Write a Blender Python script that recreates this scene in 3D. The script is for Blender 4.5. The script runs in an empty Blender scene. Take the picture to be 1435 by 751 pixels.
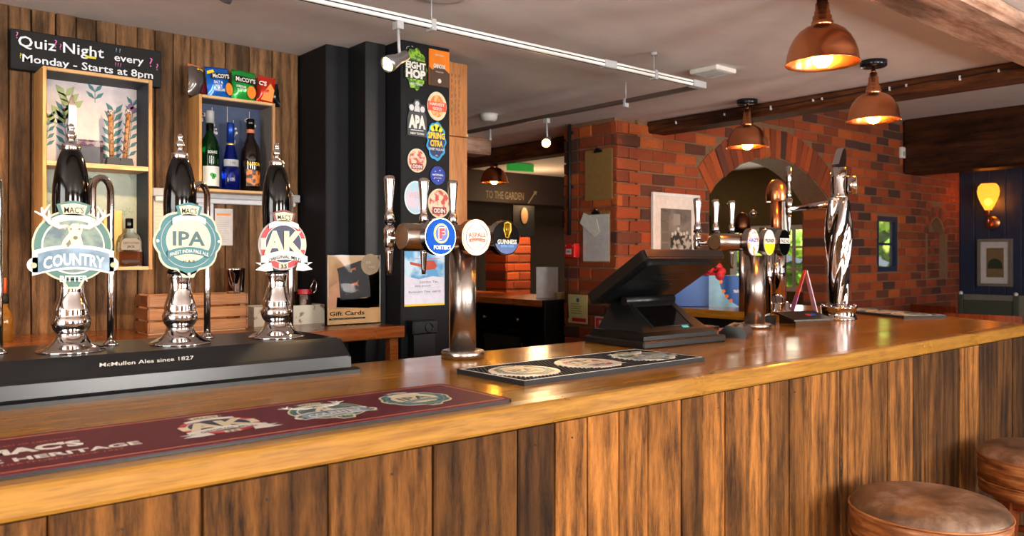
import bpy, math, random
from mathutils import Matrix, Vector, noise
R = random.Random(7)
PI = math.pi
scene = bpy.context.scene
COL = scene.collection
EYE = 1.37          # eye height, metres
TOP = 1.10          # bar top height
CEIL = 2.22

# ---------------------------------------------------------------- camera
FPX, HORIZON, CXP = 1123.0, 358.0, 717.5
cd = bpy.data.cameras.new('camera')
cd.sensor_width = 36.0
cd.lens = 36.0 * FPX / 1435.0
cd.shift_y = -(375.5 - HORIZON) / 1435.0
cd.clip_start = 0.02
cd.dof.use_dof = True
cd.dof.focus_distance = 2.25
cd.dof.aperture_fstop = 7.0
cam = bpy.data.objects.new('camera', cd)
COL.objects.link(cam)
YAW = math.atan2(0.644, 0.765)
cam.location = (0, 0, EYE)
cam.rotation_euler = (PI / 2, 0, -YAW)
scene.camera = cam
SN, CS = math.sin(YAW), math.cos(YAW)

def ray(x):
    u = (x - CXP) / FPX
    return SN + CS * u, CS - SN * u
def onY(x, y, Y):
    a, b = ray(x); d = Y / b
    return Vector((a * d, Y, EYE - (y - HORIZON) * d / FPX))
def onX(x, y, X):
    a, b = ray(x); d = X / a
    return Vector((X, b * d, EYE - (y - HORIZON) * d / FPX))
def onZ(x, y, Z):
    a, b = ray(x); d = (EYE - Z) * FPX / (y - HORIZON)
    return Vector((a * d, b * d, Z))

# ---------------------------------------------------------------- world, sun, window light, added fill
w = bpy.data.worlds.new('world'); scene.world = w; w.use_nodes = True
nt = w.node_tree; nt.nodes.clear()
wo = nt.nodes.new('ShaderNodeOutputWorld'); bg = nt.nodes.new('ShaderNodeBackground')
sky = nt.nodes.new('ShaderNodeTexSky'); sky.sky_type = 'HOSEK_WILKIE'
sky.turbidity = 5; sky.sun_direction = (-0.35, -0.42, 0.83)
nt.links.new(sky.outputs[0], bg.inputs[0]); bg.inputs[1].default_value = 1.6
nt.links.new(bg.outputs[0], wo.inputs[0])
def lamp(name, kind, loc, energy, color=(1, 1, 1), rot=(0, 0, 0), **kw):
    l = bpy.data.lights.new(name, kind); l.energy = energy; l.color = color
    for k, v in kw.items(): setattr(l, k, v)
    o = bpy.data.objects.new(name, l); COL.objects.link(o)
    o.location = loc; o.rotation_euler = rot
    return o
lamp('sun', 'SUN', (-4, -5, 8), 9.0, (1.0, 0.95, 0.86), (math.radians(34), 0, math.radians(-40)), angle=0.02)
# daylight through the windows of the front wall (behind the photographer) and the left wall
WINX = (-0.9, 1.5, 3.9, 6.6)
for cx in WINX:
    lamp('daylight', 'AREA', (cx, -2.56, 1.5), 88 if cx < 5 else 10, (1.0, 0.955, 0.89), (PI / 2 + .38, 0, 0), shape='RECTANGLE', size=1.0, size_y=1.15)
lamp('daylight', 'AREA', (-1.96, 0.6, 1.5), 45, (1.0, 0.96, 0.9), (PI / 2 + .2, 0, -PI / 2), shape='RECTANGLE', size=1.6, size_y=1.15)
lamp('daylight', 'AREA', (6.86, 4.32, 1.35), 7, (1.0, 0.95, 0.75), (PI / 2, 0, PI / 2), shape='RECTANGLE', size=.9, size_y=.6)
lamp('back_room_fill', 'POINT', (5.3, 5.9, 1.9), 6, (1.0, 0.62, 0.32), shadow_soft_size=.1)  # added warm fill with no fitting, lifts the dark back room
scene.view_settings.view_transform = 'Standard'
scene.view_settings.look = 'None'
scene.view_settings.exposure = 0.75
scene.view_settings.gamma = 1.0
scene.view_settings.use_curve_mapping = False
scene.cycles.max_bounces = 8
scene.cycles.sample_clamp_indirect = 6

# ---------------------------------------------------------------- materials
def lin(h):
    h = h.lstrip('#'); o = []
    for i in (0, 2, 4):
        c = int(h[i:i + 2], 16) / 255
        o.append(c / 12.92 if c <= .04045 else ((c + .055) / 1.055) ** 2.4)
    return (o[0], o[1], o[2], 1)
MATS = {}
def newmat(name):
    m = bpy.data.materials.new(name); m.use_nodes = True
    n = m.node_tree; b = n.nodes['Principled BSDF']
    return m, n, b
def mathn(n, op, a, b=None, clamp=False):
    x = n.nodes.new('ShaderNodeMath'); x.operation = op; x.use_clamp = clamp
    for i, v in enumerate((a, b)):
        if v is None: continue
        if isinstance(v, (int, float)): x.inputs[i].default_value = v
        else: n.links.new(v, x.inputs[i])
    return x.outputs[0]
def mixc(n, fac, a, b, mode='MIX'):
    x = n.nodes.new('ShaderNodeMix'); x.data_type = 'RGBA'; x.blend_type = mode; x.clamp_factor = True
    for sock, v in ((x.inputs['Factor'], fac), (x.inputs[6], a), (x.inputs[7], b)):
        if isinstance(v, (int, float)): sock.default_value = v
        elif isinstance(v, tuple): sock.default_value = v
        else: n.links.new(v, sock)
    return x.outputs[2]
def ramp(n, fac, *stops):
    x = n.nodes.new('ShaderNodeValToRGB'); n.links.new(fac, x.inputs[0]); e = x.color_ramp.elements
    while len(e) < len(stops): e.new(0.5)
    for i, (p, c) in enumerate(stops):
        e[i].position = p; e[i].color = c if isinstance(c, tuple) else (c, c, c, 1)
    return x.outputs[0]
def noisen(n, vec, scale, detail=4, rough=.55, dist=0.0):
    x = n.nodes.new('ShaderNodeTexNoise'); x.inputs['Scale'].default_value = scale
    x.inputs['Detail'].default_value = detail; x.inputs['Roughness'].default_value = rough
    x.inputs['Distortion'].default_value = dist
    n.links.new(vec, x.inputs['Vector']); return x.outputs['Fac']
def mapped(n, scale=(1, 1, 1), rnd=True, rot=(0, 0, 0)):
    tc = n.nodes.new('ShaderNodeTexCoord'); mp = n.nodes.new('ShaderNodeMapping')
    mp.inputs['Scale'].default_value = scale; mp.inputs['Rotation'].default_value = rot
    n.links.new(tc.outputs['Object'], mp.inputs['Vector'])
    if rnd:
        oi = n.nodes.new('ShaderNodeObjectInfo')
        cx = n.nodes.new('ShaderNodeCombineXYZ')
        for i, k in enumerate((37.0, 91.0, 53.0)):
            n.links.new(mathn(n, 'MULTIPLY', oi.outputs['Random'], k), cx.inputs[i])
        n.links.new(cx.outputs[0], mp.inputs['Location'])
    return mp.outputs['Vector']
def bump(n, b, h, strength=.3, dist=.002):
    x = n.nodes.new('ShaderNodeBump'); x.inputs['Strength'].default_value = strength
    x.inputs['Distance'].default_value = dist
    n.links.new(h, x.inputs['Height']); n.links.new(x.outputs[0], b.inputs['Normal'])
def plain(name, color, rough=.5, metal=0.0, spec=.5, emit=None, es=1.0, alpha=None, trans=0.0, ior=1.45, coat=0.0, vary=.08, grain=0.0, nscale=30):
    if name in MATS: return MATS[name]
    m, n, b = newmat(name)
    c = lin(color) if isinstance(color, str) else color
    v = mapped(n, rnd=True)
    f = noisen(n, v, nscale, 3)
    lo = tuple(x * (1 - vary) for x in c[:3]) + (1,); hi = tuple(min(1, x * (1 + vary)) for x in c[:3]) + (1,)
    n.links.new(ramp(n, f, (.3, lo), (.7, hi)), b.inputs['Base Color'])
    b.inputs['Roughness'].default_value = rough; b.inputs['Metallic'].default_value = metal
    b.inputs['Specular IOR Level'].default_value = spec
    b.inputs['IOR'].default_value = ior
    b.inputs['Transmission Weight'].default_value = trans
    b.inputs['Coat Weight'].default_value = coat
    b.inputs['Coat Roughness'].default_value = .06
    if emit: b.inputs['Emission Color'].default_value = lin(emit); b.inputs['Emission Strength'].default_value = es
    if grain: bump(n, b, noisen(n, v, nscale * 4, 3), grain)
    MATS[name] = m; return m

def wood_old(name='reclaimed_wood', grain_axis='z', dark='#28170a', light='#a06c34', rough=.72, gscale=1.0, spec=.18):
    """old sawn boards: stretched rings, knots, stains and scratches; tint from the object colour"""
    m, n, b = newmat(name)
    sc = {'z': (1, 1, .11), 'x': (.11, 1, 1), 'y': (1, .11, 1)}[grain_axis]
    v = mapped(n, sc)
    v2 = mapped(n, tuple(.35 if s < 1 else 1 for s in sc))
    warp = noisen(n, v, 7 * gscale, 3, .5)
    ringc = n.nodes.new('ShaderNodeTexWave'); ringc.wave_type = 'BANDS'; ringc.bands_direction = 'X' if grain_axis != 'x' else 'Z'
    ringc.inputs['Scale'].default_value = 6.0 * gscale; ringc.inputs['Distortion'].default_value = 14
    ringc.inputs['Detail'].default_value = 4; ringc.inputs['Detail Scale'].default_value = 1.1; ringc.inputs['Detail Roughness'].default_value = .65
    n.links.new(v, ringc.inputs['Vector'])
    fine = noisen(n, v, 85 * gscale, 6, .8); hair = noisen(n, v, 420 * gscale, 3, .6)
    big = noisen(n, v2, 5 * gscale, 4, .6)
    g = mathn(n, 'ADD', mathn(n, 'MULTIPLY', ringc.outputs['Fac'], .18), mathn(n, 'MULTIPLY', fine, .74))
    g = mathn(n, 'ADD', g, mathn(n, 'ADD', mathn(n, 'MULTIPLY', warp, .12), mathn(n, 'MULTIPLY', hair, .22)))
    col = ramp(n, g, (.42, lin(dark)), (.62, tuple((a + c) / 2 for a, c in zip(lin(dark), lin(light)))), (.80, lin(light)))
    stain = ramp(n, big, (.34, .38), (.52, 1.0))
    col = mixc(n, 1.0, col, stain, 'MULTIPLY')
    vo = n.nodes.new('ShaderNodeTexVoronoi'); vo.inputs['Scale'].default_value = 5.5
    v3 = mapped(n, tuple(.42 if s < 1 else 1 for s in sc)); n.links.new(v3, vo.inputs['Vector'])
    knot = ramp(n, vo.outputs['Distance'], (.05, .12), (.13, 1.0))
    col = mixc(n, .8, col, knot, 'MULTIPLY')
    oi = n.nodes.new('ShaderNodeObjectInfo')
    col = mixc(n, 1.0, col, oi.outputs['Color'], 'MULTIPLY')
    n.links.new(col, b.inputs['Base Color'])
    b.inputs['Roughness'].default_value = rough; b.inputs['Specular IOR Level'].default_value = spec
    bump(n, b, g, .5, .003)
    MATS[name] = m; return m

def oak(name, light, dark, rough=.22, axis='x', gs=1.0, coat=.3):
    m, n, b = newmat(name)
    sc = {'x': (.07, 1, 1), 'y': (1, .07, 1), 'z': (1, 1, .07)}[axis]
    v = mapped(n, sc)
    f = noisen(n, v, 60 * gs, 6, .65, .3); g = noisen(n, v, 9 * gs, 3, .5)
    s = mathn(n, 'ADD', mathn(n, 'MULTIPLY', f, .6), mathn(n, 'MULTIPLY', g, .4))
    col = ramp(n, s, (.36, lin(dark)), (.62, lin(light)))
    fl = noisen(n, v, 240 * gs, 2, .5)
    col = mixc(n, .35, col, ramp(n, fl, (.38, .45), (.5, 1.0)), 'MULTIPLY')
    n.links.new(col, b.inputs['Base Color'])
    rr = ramp(n, noisen(n, mapped(n), 6, 4), (.3, rough * .8), (.7, rough * 1.3)); n.links.new(rr, b.inputs['Roughness'])
    b.inputs['Coat Weight'].default_value = coat; b.inputs['Coat Roughness'].default_value = .12
    bump(n, b, f, .10, .001)
    MATS[name] = m; return m

def brick_mat(name, island=False):
    m, n, b = newmat(name)
    v = mapped(n)
    f = noisen(n, v, 14, 5, .65); g = noisen(n, v, 120, 3)
    if island:
        geo = n.nodes.new('ShaderNodeNewGeometry')
        base = ramp(n, geo.outputs['Random Per Island'], (0, lin('#46281f')), (.18, lin('#7c3820')), (.45, lin('#984020')), (.7, lin('#8a3a1e')), (.9, lin('#66301e')))
    else:
        oi = n.nodes.new('ShaderNodeObjectInfo'); base = oi.outputs['Color']
    col = mixc(n, 1.0, base, ramp(n, f, (.25, (.55, .5, .48, 1)), (.55, (1, 1, 1, 1)), (.85, (1.0, .95, .9, 1))), 'MULTIPLY')
    n.links.new(col, b.inputs['Base Color']); b.inputs['Roughness'].default_value = .8
    bump(n, b, mathn(n, 'ADD', f, mathn(n, 'MULTIPLY', g, .4)), .7, .004)
    MATS[name] = m; return m

def brushed(name, color, rough=.28, axis='z'):
    m, n, b = newmat(name)
    v = mapped(n, {'z': (1, 1, 60), 'x': (60, 1, 1), 'r': (1, 1, 1)}[axis] , rnd=False)
    f = noisen(n, v, 12, 2)
    n.links.new(ramp(n, f, (.3, rough * .8), (.7, rough * 1.25)), b.inputs['Roughness'])
    b.inputs['Base Color'].default_value = lin(color); b.inputs['Metallic'].default_value = 1
    MATS[name] = m; return m

def spotted(name, base, spots, scale=14, thr=.55, rough=.6, soft=.04):
    m, n, b = newmat(name)
    v = mapped(n)
    f = noisen(n, v, scale, 3, .5)
    n.links.new(ramp(n, f, (thr - soft, lin(base)), (thr + soft, lin(spots))), b.inputs['Base Color'])
    b.inputs['Roughness'].default_value = rough
    MATS[name] = m; return m

M_wood = wood_old()
M_wood_wall = wood_old('reclaimed_wall_wood', 'z', '#3a2a1e', '#8a6848', .7, 1.0)
M_oak = oak('varnished_oak', '#be8228', '#885716', .17, coat=.12)
M_oak_edge = oak('oak_edge', '#aa7a2e', '#80541c', .3, gs=1.3)
M_oak_y = oak('varnished_oak_crosswise', '#be8228', '#885716', .17, 'y', coat=.12)
M_maho = oak('reddish_counter_wood', '#96501f', '#66300f', .25)
M_pine = oak('pale_pine', '#d9b07a', '#b98b52', .5, coat=0)
M_pine_z = oak('pale_pine_upright', '#cf9c5e', '#a06c34', .5, 'z', coat=0)
M_beam = wood_old('dark_beam_wood', 'y', '#2c160b', '#6d3c1c', .8)
M_beam_x = wood_old('red_brown_beam_wood', 'x', '#86543e', '#d8b49c', .6, .7)
M_brick = brick_mat('brick_clay')
M_brick_far = brick_mat('brick_clay_far', True)
M_mortar = plain('mortar', '#7d5c42', .9, grain=.5, nscale=60, vary=.2)
M_ceil = plain('ceiling_plaster', '#d8d1cf', .8, grain=.15, nscale=8, vary=.05)
M_black = plain('black_paint', '#0e0e11', .45, grain=.12, nscale=25)
M_blackwood = plain('black_painted_wood', '#0e0f13', .6, spec=.3, grain=.2, nscale=14, vary=.25)
M_blackmat = plain('black_rubber', '#141316', .6, grain=.2, nscale=90)
M_blackgloss = plain('black_gloss', '#050505', .08)
M_casing = plain('dark_casing', '#141518', .28)
M_plastic = plain('black_plastic', '#0c0d0e', .33, grain=.05, nscale=200)
M_chrome = plain('chrome', '#cbc6c5', .045, 1.0, vary=0)
M_steel = plain('brushed_steel', '#a89f98', .27, 1.0, vary=0)
M_steel_x = plain('brushed_steel_bar', '#a3968c', .22, 1.0, vary=0)
M_copper = plain('brushed_copper', '#dc9468', .27, 1.0, vary=0)
M_white = plain('white_card', '#c9c6c6', .6)
M_cream = plain('cream_print', '#d2c7a6', .45)
M_offwhite = plain('white_print', '#dad8d0', .4)
M_grey = plain('grey_metal_paint', '#a6a7aa', .4)
M_whitemetal = plain('white_metal', '#e6e4e0', .35)
M_green = plain('sage_green_print', '#33655a', .4)
M_teal = plain('teal_print', '#12656c', .4)
M_red = plain('red_print', '#b3202a', .4)
M_navy = plain('navy_print', '#1d2145', .4)
M_maroon = plain('maroon_rubber', '#561224', .55, spec=.3, grain=.1, nscale=120)
M_gold = plain('gold_line_print', '#c0693e', .45)
M_blue = plain('blue_print', '#0c4fb4', .6, spec=.15)
M_yellow = plain('yellow_print', '#f0c81c', .4)
M_orange = plain('orange_print', '#e8801c', .4)
M_ink = plain('black_print', '#101011', .6, spec=.3)
M_inkblue = plain('blue_ink', '#25305e', .5)
M_greyprint = plain('grey_print', '#a4a6a8', .5)
M_pink = plain('pink_chalk', '#c763a8', .7)
M_chalk = plain('white_chalk', '#dfe2ea', .7)
M_glass = plain('clear_glass', '#ffffff', .02, trans=1.0, ior=1.45, vary=0)
M_wall_plain = plain('dark_back_room_plaster', '#4a3a2c', .8, grain=.2)
M_cream_wall = plain('cream_back_room_plaster', '#b08d5c', .8, grain=.2)

# ---------------------------------------------------------------- mesh helpers
class MB:
    def __init__(s): s.v = []; s.f = []; s.m = []; s.s = []; s.mats = []
    def add(s, vs, fs, mat=None, smooth=False, M=None):
        o = len(s.v)
        if M is not None: vs = [M @ Vector(p) for p in vs]
        s.v += [tuple(p) for p in vs]
        k = 0
        if mat is not None:
            if mat not in s.mats: s.mats.append(mat)
            k = s.mats.index(mat)
        for f in fs: s.f.append(tuple(i + o for i in f)); s.m.append(k); s.s.append(smooth)
        return s
    def join(s, other, M=None, mat=None):
        o = len(s.v)
        s.v += [tuple(M @ Vector(p)) if M is not None else p for p in other.v]
        if mat is not None:
            if mat not in s.mats: s.mats.append(mat)
            k = s.mats.index(mat)
        for f, mi, sm in zip(other.f, other.m, other.s):
            s.f.append(tuple(i + o for i in f)); s.s.append(sm)
            if mat is not None: s.m.append(k)
            elif other.mats:
                mm = other.mats[mi]
                if mm not in s.mats: s.mats.append(mm)
                s.m.append(s.mats.index(mm))
            else: s.m.append(0)
        return s
    def box(s, x0, x1, y0, y1, z0, z1, c=0.0, M=None, mat=None):
        if c <= 0:
            vs = [(x, y, z) for z in (z0, z1) for y in (y0, y1) for x in (x0, x1)]
            fs = [(0, 2, 3, 1), (4, 5, 7, 6), (0, 1, 5, 4), (2, 6, 7, 3), (0, 4, 6, 2), (1, 3, 7, 5)]
            return s.add(vs, fs, mat, M=M)
        # chamfered box
        vs = []; idx = {}
        for zi, z in enumerate((z0, z1)):
            for yi, y in enumerate((y0, y1)):
                for xi, x in enumerate((x0, x1)):
                    sx, sy, sz = (1 - 2 * xi), (1 - 2 * yi), (1 - 2 * zi)
                    for a in range(3):
                        p = [x + sx * c, y + sy * c, z + sz * c]; p[a] = (x, y, z)[a]
                        idx[(xi, yi, zi, a)] = len(vs); vs.append(tuple(p))
        I = lambda x, y, z, a: idx[(x, y, z, a)]
        fs = []
        for k in (0, 1):
            q = [I(k, 0, 0, 0), I(k, 1, 0, 0), I(k, 1, 1, 0), I(k, 0, 1, 0)]; fs.append(q if k else q[::-1])
            q = [I(0, k, 0, 1), I(0, k, 1, 1), I(1, k, 1, 1), I(1, k, 0, 1)]; fs.append(q if k else q[::-1])
            q = [I(0, 0, k, 2), I(1, 0, k, 2), I(1, 1, k, 2), I(0, 1, k, 2)]; fs.append(q if k else q[::-1])
        for i in (0, 1):
            for j in (0, 1):
                fs.append((I(i, j, 0, 0), I(i, j, 1, 0), I(i, j, 1, 1), I(i, j, 0, 1)) if (i ^ j) else (I(i, j, 0, 1), I(i, j, 1, 1), I(i, j, 1, 0), I(i, j, 0, 0)))
                fs.append((I(i, 0, j, 0), I(i, 1, j, 0), I(i, 1, j, 2), I(i, 0, j, 2)) if not (i ^ j) else (I(i, 0, j, 2), I(i, 1, j, 2), I(i, 1, j, 0), I(i, 0, j, 0)))
                fs.append((I(0, i, j, 1), I(1, i, j, 1), I(1, i, j, 2), I(0, i, j, 2)) if (i ^ j) else (I(0, i, j, 2), I(1, i, j, 2), I(1, i, j, 1), I(0, i, j, 1)))
        for x in (0, 1):
            for y in (0, 1):
                for z in (0, 1):
                    q = (I(x, y, z, 0), I(x, y, z, 1), I(x, y, z, 2)); fs.append(q if (x + y + z) % 2 else q[::-1])
        return s.add(vs, fs, mat, M=M)
    def prism(s, poly, a0, a1, axis='y', M=None, mat=None, smooth=False):
        """polygon (p,q) extruded along axis: y -> (p,a,q); z -> (p,q,a); x -> (a,p,q)"""
        g = {'y': lambda p, a: (p[0], a, p[1]), 'z': lambda p, a: (p[0], p[1], a), 'x': lambda p, a: (a, p[0], p[1])}[axis]
        n = len(poly); vs = [g(p, a0) for p in poly] + [g(p, a1) for p in poly]
        area = sum(poly[i][0] * poly[(i + 1) % n][1] - poly[(i + 1) % n][0] * poly[i][1] for i in range(n))
        flip = (area > 0) == (axis != 'y')
        if a1 < a0: flip = not flip
        caps = [tuple(range(n))[::-1], tuple(range(n, 2 * n))]; sides = [(i, (i + 1) % n, (i + 1) % n + n, i + n) for i in range(n)]
        if not flip: caps = [c[::-1] for c in caps]; sides = [q[::-1] for q in sides]
        s.add(vs, caps, mat, False, M)
        return s.add(vs, sides, mat, smooth, M) if smooth else s._sides(vs, sides, mat, M)
    def _sides(s, vs, sides, mat, M):
        o = len(s.v) - len(vs); k = s.mats.index(mat) if mat is not None else 0
        for f in sides: s.f.append(tuple(i + o for i in f)); s.m.append(k); s.s.append(False)
        return s
    def lathe(s, prof, n=24, M=None, mat=None, cap=True, smooth=True, lobes=None):
        vs = []; fs = []; m = len(prof)
        for r, z in prof:
            for i in range(n):
                a = 2 * PI * i / n; rr = r if lobes is None else r * lobes(a, z)
                vs.append((rr * math.cos(a), rr * math.sin(a), z))
        for j in range(m - 1):
            for i in range(n):
                k = (i + 1) % n
                fs.append((j * n + i, j * n + k, (j + 1) * n + k, (j + 1) * n + i))
        s.add(vs, fs, mat, smooth, M)
        if cap:
            o = len(s.v) - len(vs); k = s.mats.index(mat) if mat is not None else 0
            for f in (tuple(range(n))[::-1], tuple(range((m - 1) * n, m * n))):
                s.f.append(tuple(i + o for i in f)); s.m.append(k); s.s.append(False)
        return s
    def tube(s, pts, r, n=10, M=None, mat=None, cap=True):
        pts = [Vector(p) for p in pts]; rs = r if isinstance(r, (list, tuple)) else [r] * len(pts)
        vs = []; fs = []
        t = (pts[1] - pts[0]).normalized(); up = Vector((0, 0, 1)) if abs(t.z) < .9 else Vector((1, 0, 0))
        u = t.cross(up).normalized()
        for i, p in enumerate(pts):
            if 0 < i < len(pts) - 1: t = ((pts[i + 1] - p).normalized() + (p - pts[i - 1]).normalized()).normalized()
            elif i: t = (p - pts[i - 1]).normalized()
            u = (u - t * u.dot(t)).normalized(); w_ = t.cross(u)
            for k in range(n):
                a = 2 * PI * k / n; vs.append(p + (u * math.cos(a) + w_ * math.sin(a)) * rs[i])
        for j in range(len(pts) - 1):
            for i in range(n):
                k = (i + 1) % n; fs.append((j * n + i, j * n + k, (j + 1) * n + k, (j + 1) * n + i))
        s.add(vs, fs, mat, True, M)
        if cap:
            o = len(s.v) - len(vs); k = s.mats.index(mat) if mat is not None else 0; m = len(pts)
            for f in (tuple(range(n))[::-1], tuple(range((m - 1) * n, m * n))):
                s.f.append(tuple(i + o for i in f)); s.m.append(k); s.s.append(False)
        return s
    def disc(s, cx, cz, r, y0, y1, n=32, M=None, mat=None, ry=None):
        ry = ry or r
        return s.prism([(cx + r * math.cos(2 * PI * i / n), cz + ry * math.sin(2 * PI * i / n)) for i in range(n)], y0, y1, 'y', M, mat)
    def ball(s, c, r, n=12, m=8, M=None, mat=None, sc=(1, 1, 1)):
        prof = [(max(1e-4, math.sin(PI * j / m)), -math.cos(PI * j / m)) for j in range(m + 1)]
        Q = Matrix.Translation(c) @ Matrix.Diagonal((r * sc[0], r * sc[1], r * sc[2], 1))
        return s.lathe(prof, n, (M @ Q) if M is not None else Q, mat, cap=False)
    def mesh(s, name):
        me = bpy.data.meshes.new(name)
        me.from_pydata(s.v, [], s.f)
        me.polygons.foreach_set('use_smooth', s.s); me.polygons.foreach_set('material_index', s.m)
        me.update(); return me
def clean(name): return name
def part(name, mb, mat=None, parent=None, label=None, color=None, loc=None, rot=None, kind=None, cat=None, group=None):
    me = mb if isinstance(mb, bpy.types.Mesh) else mb.mesh(name)
    o = bpy.data.objects.new(name, me); COL.objects.link(o)
    if not me.materials:
        if isinstance(mb, MB) and mb.mats:
            for q in mb.mats: me.materials.append(q)
        elif mat: me.materials.append(mat)
    if parent is not None: o.parent = parent
    if loc is not None: o.location = loc
    if rot is not None: o.rotation_euler = rot
    if label: o['label'] = label
    if cat: o['category'] = cat
    if group: o['group'] = group
    if kind: o['kind'] = kind
    if color is not None: o.color = (*color[:3], 1)
    return o
def struct(name, mb, mat, **kw): return part(name, mb, mat, kind='structure', **kw)
def thing(name, label, cat, loc=(0, 0, 0), rz=0, group=None, kind=None, rot=None):
    o = bpy.data.objects.new(name, None); COL.objects.link(o); o.empty_display_size = .05
    o.location = loc; o.rotation_euler = rot or (0, 0, rz); o['label'] = label
    if kind: o['kind'] = kind
    else: o['category'] = cat
    if group: o['group'] = group
    return o
def dup(root, loc, rz=None, label=None):
    def rec(o, p):
        c = o.copy(); COL.objects.link(c); c.parent = p
        for ch in list(o.children): rec(ch, c)
        return c
    r = rec(root, None); r.location = loc
    if rz is not None: r.rotation_euler[2] = rz
    if label: r['label'] = label
    return r
TXT = {}
def textmb(t, h, cx=0, cz=0, y=0, w=None, bold=0.0, bend=0.0, mat=None, ext=.0004, shear=0.0, space=1.0, align='C', tilt=0.0):
    """lettering as a thin mesh in the XZ plane, facing -Y; h = cap height"""
    key = (t, bold, space, shear)
    if key not in TXT:
        cu = bpy.data.curves.new('t', 'FONT'); cu.body = t; cu.size = 1; cu.resolution_u = 2
        cu.offset = bold; cu.space_character = space; cu.shear = shear
        ob = bpy.data.objects.new('t', cu); me = bpy.data.meshes.new_from_object(ob)
        vs = [(v.co.x, v.co.y) for v in me.vertices]; fs = [tuple(p.vertices) for p in me.polygons]
        bpy.data.objects.remove(ob); bpy.data.meshes.remove(me)
        TXT[key] = (vs, fs)
    vs, fs = TXT[key]
    x0 = min(p[0] for p in vs); x1 = max(p[0] for p in vs)
    k = h / .70; kx = k if w is None else w / max(1e-6, x1 - x0)
    out = []
    for px, py in vs:
        X = (px - (x0 + x1) / 2) * kx if align == 'C' else (px - x0) * kx
        Z = (py - .35) * k
        Z += bend * (1 - (2 * X / max(1e-6, (x1 - x0) * kx)) ** 2)
        if tilt: X, Z = X * math.cos(tilt) - Z * math.sin(tilt), X * math.sin(tilt) + Z * math.cos(tilt)
        out.append((cx + X, y, cz + Z))
    mb = MB()
    mb.add(out, [f for f in fs], mat)
    return mb
def words(name, parent, mat, *mbs, label=None):
    m = MB()
    for q in mbs: m.join(q)
    return part(name, m, mat, parent, label)
def ring(r0, r1, n=36, cx=0, cz=0, y0=0, y1=-.001, sx=1.0):
    """flat ring in XZ facing -Y as quads"""
    m = MB(); vs = []; fs = []
    for i in range(n):
        a = 2 * PI * i / n
        for r in (r0, r1):
            for y in (y0, y1): vs.append((cx + r * sx * math.cos(a), y, cz + r * math.sin(a)))
    for i in range(n):
        a, b_ = 4 * i, 4 * ((i + 1) % n)
        fs += [(a + 1, b_ + 1, b_ + 3, a + 3), (a + 2, a + 3, b_ + 3, b_ + 2), (a, b_, b_ + 1, a + 1), (a, a + 2, b_ + 2, b_)]
    return m.add(vs, fs)
def arcband(w, h, bend, cx, cz, y0, y1, n=14, notch=0):
    """a bent ribbon in XZ"""
    top = []; bot = []
    for i in range(n + 1):
        t = -1 + 2 * i / n; x = cx + w / 2 * t; b = bend * (1 - t * t)
        top.append((x, cz + b + h / 2)); bot.append((x, cz + b - h / 2))
    return MB().prism(bot + top[::-1], y0, y1)

# ================================================================ STRUCTURE
XR, YB = 8.8, 3.33
# floor
m, n, b = newmat('floor_wood'); v = mapped(n, (.1, 1, 1), rnd=False)
n.links.new(ramp(n, noisen(n, v, 20, 5), (.3, lin('#6b4a30')), (.7, lin('#a87c54'))), b.inputs['Base Color']); b.inputs['Roughness'].default_value = .4
struct('floor', MB().box(-2.1, 9, -2.7, 7.1, -.1, 0), m)
# ceilings (low part, and the raised part beyond the cross beam)
struct('ceiling', MB().box(-2.1, 4.02, -2.7, 3.34, CEIL, CEIL + .08).box(-2.1, 6.95, 3.34, 7.1, CEIL, CEIL + .08), M_ceil)
struct('ceiling_raised', MB().box(4.02, 9, -2.7, 3.36, 2.62, 2.7), M_ceil)
# left wall with a window, and front wall behind the photographer with four windows
def holed(x0, x1, z0, z1, holes, a0, a1, axis='y'):
    m = MB(); xs = sorted({x0, x1, *[h[0] for h in holes], *[h[1] for h in holes]})
    for i in range(len(xs) - 1):
        A, B = xs[i], xs[i + 1]; z = z0
        for h in sorted([h for h in holes if h[0] < B - 1e-6 and h[1] > A + 1e-6], key=lambda h: h[2]):
            if h[2] > z + 1e-6: m.box(A, B, a0, a1, z, h[2]) if axis == 'y' else m.box(a0, a1, A, B, z, h[2])
            z = h[3]
        if z1 > z: m.box(A, B, a0, a1, z, z1) if axis == 'y' else m.box(a0, a1, A, B, z, z1)
    return m
M_cream_room = plain('warm_cream_plaster', '#8a6d52', .8)
struct('wall_front', holed(-2.1, 9, 0, 2.7, [(c - .5, c + .5, .92, 2.08) for c in WINX], -2.7, -2.55), M_cream_room)
struct('wall_left', holed(-2.7, 3.3, 0, 2.7, [(-.2, 1.4, .92, 2.08)], -2.1, -1.95, 'x'), M_cream_room)
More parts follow.
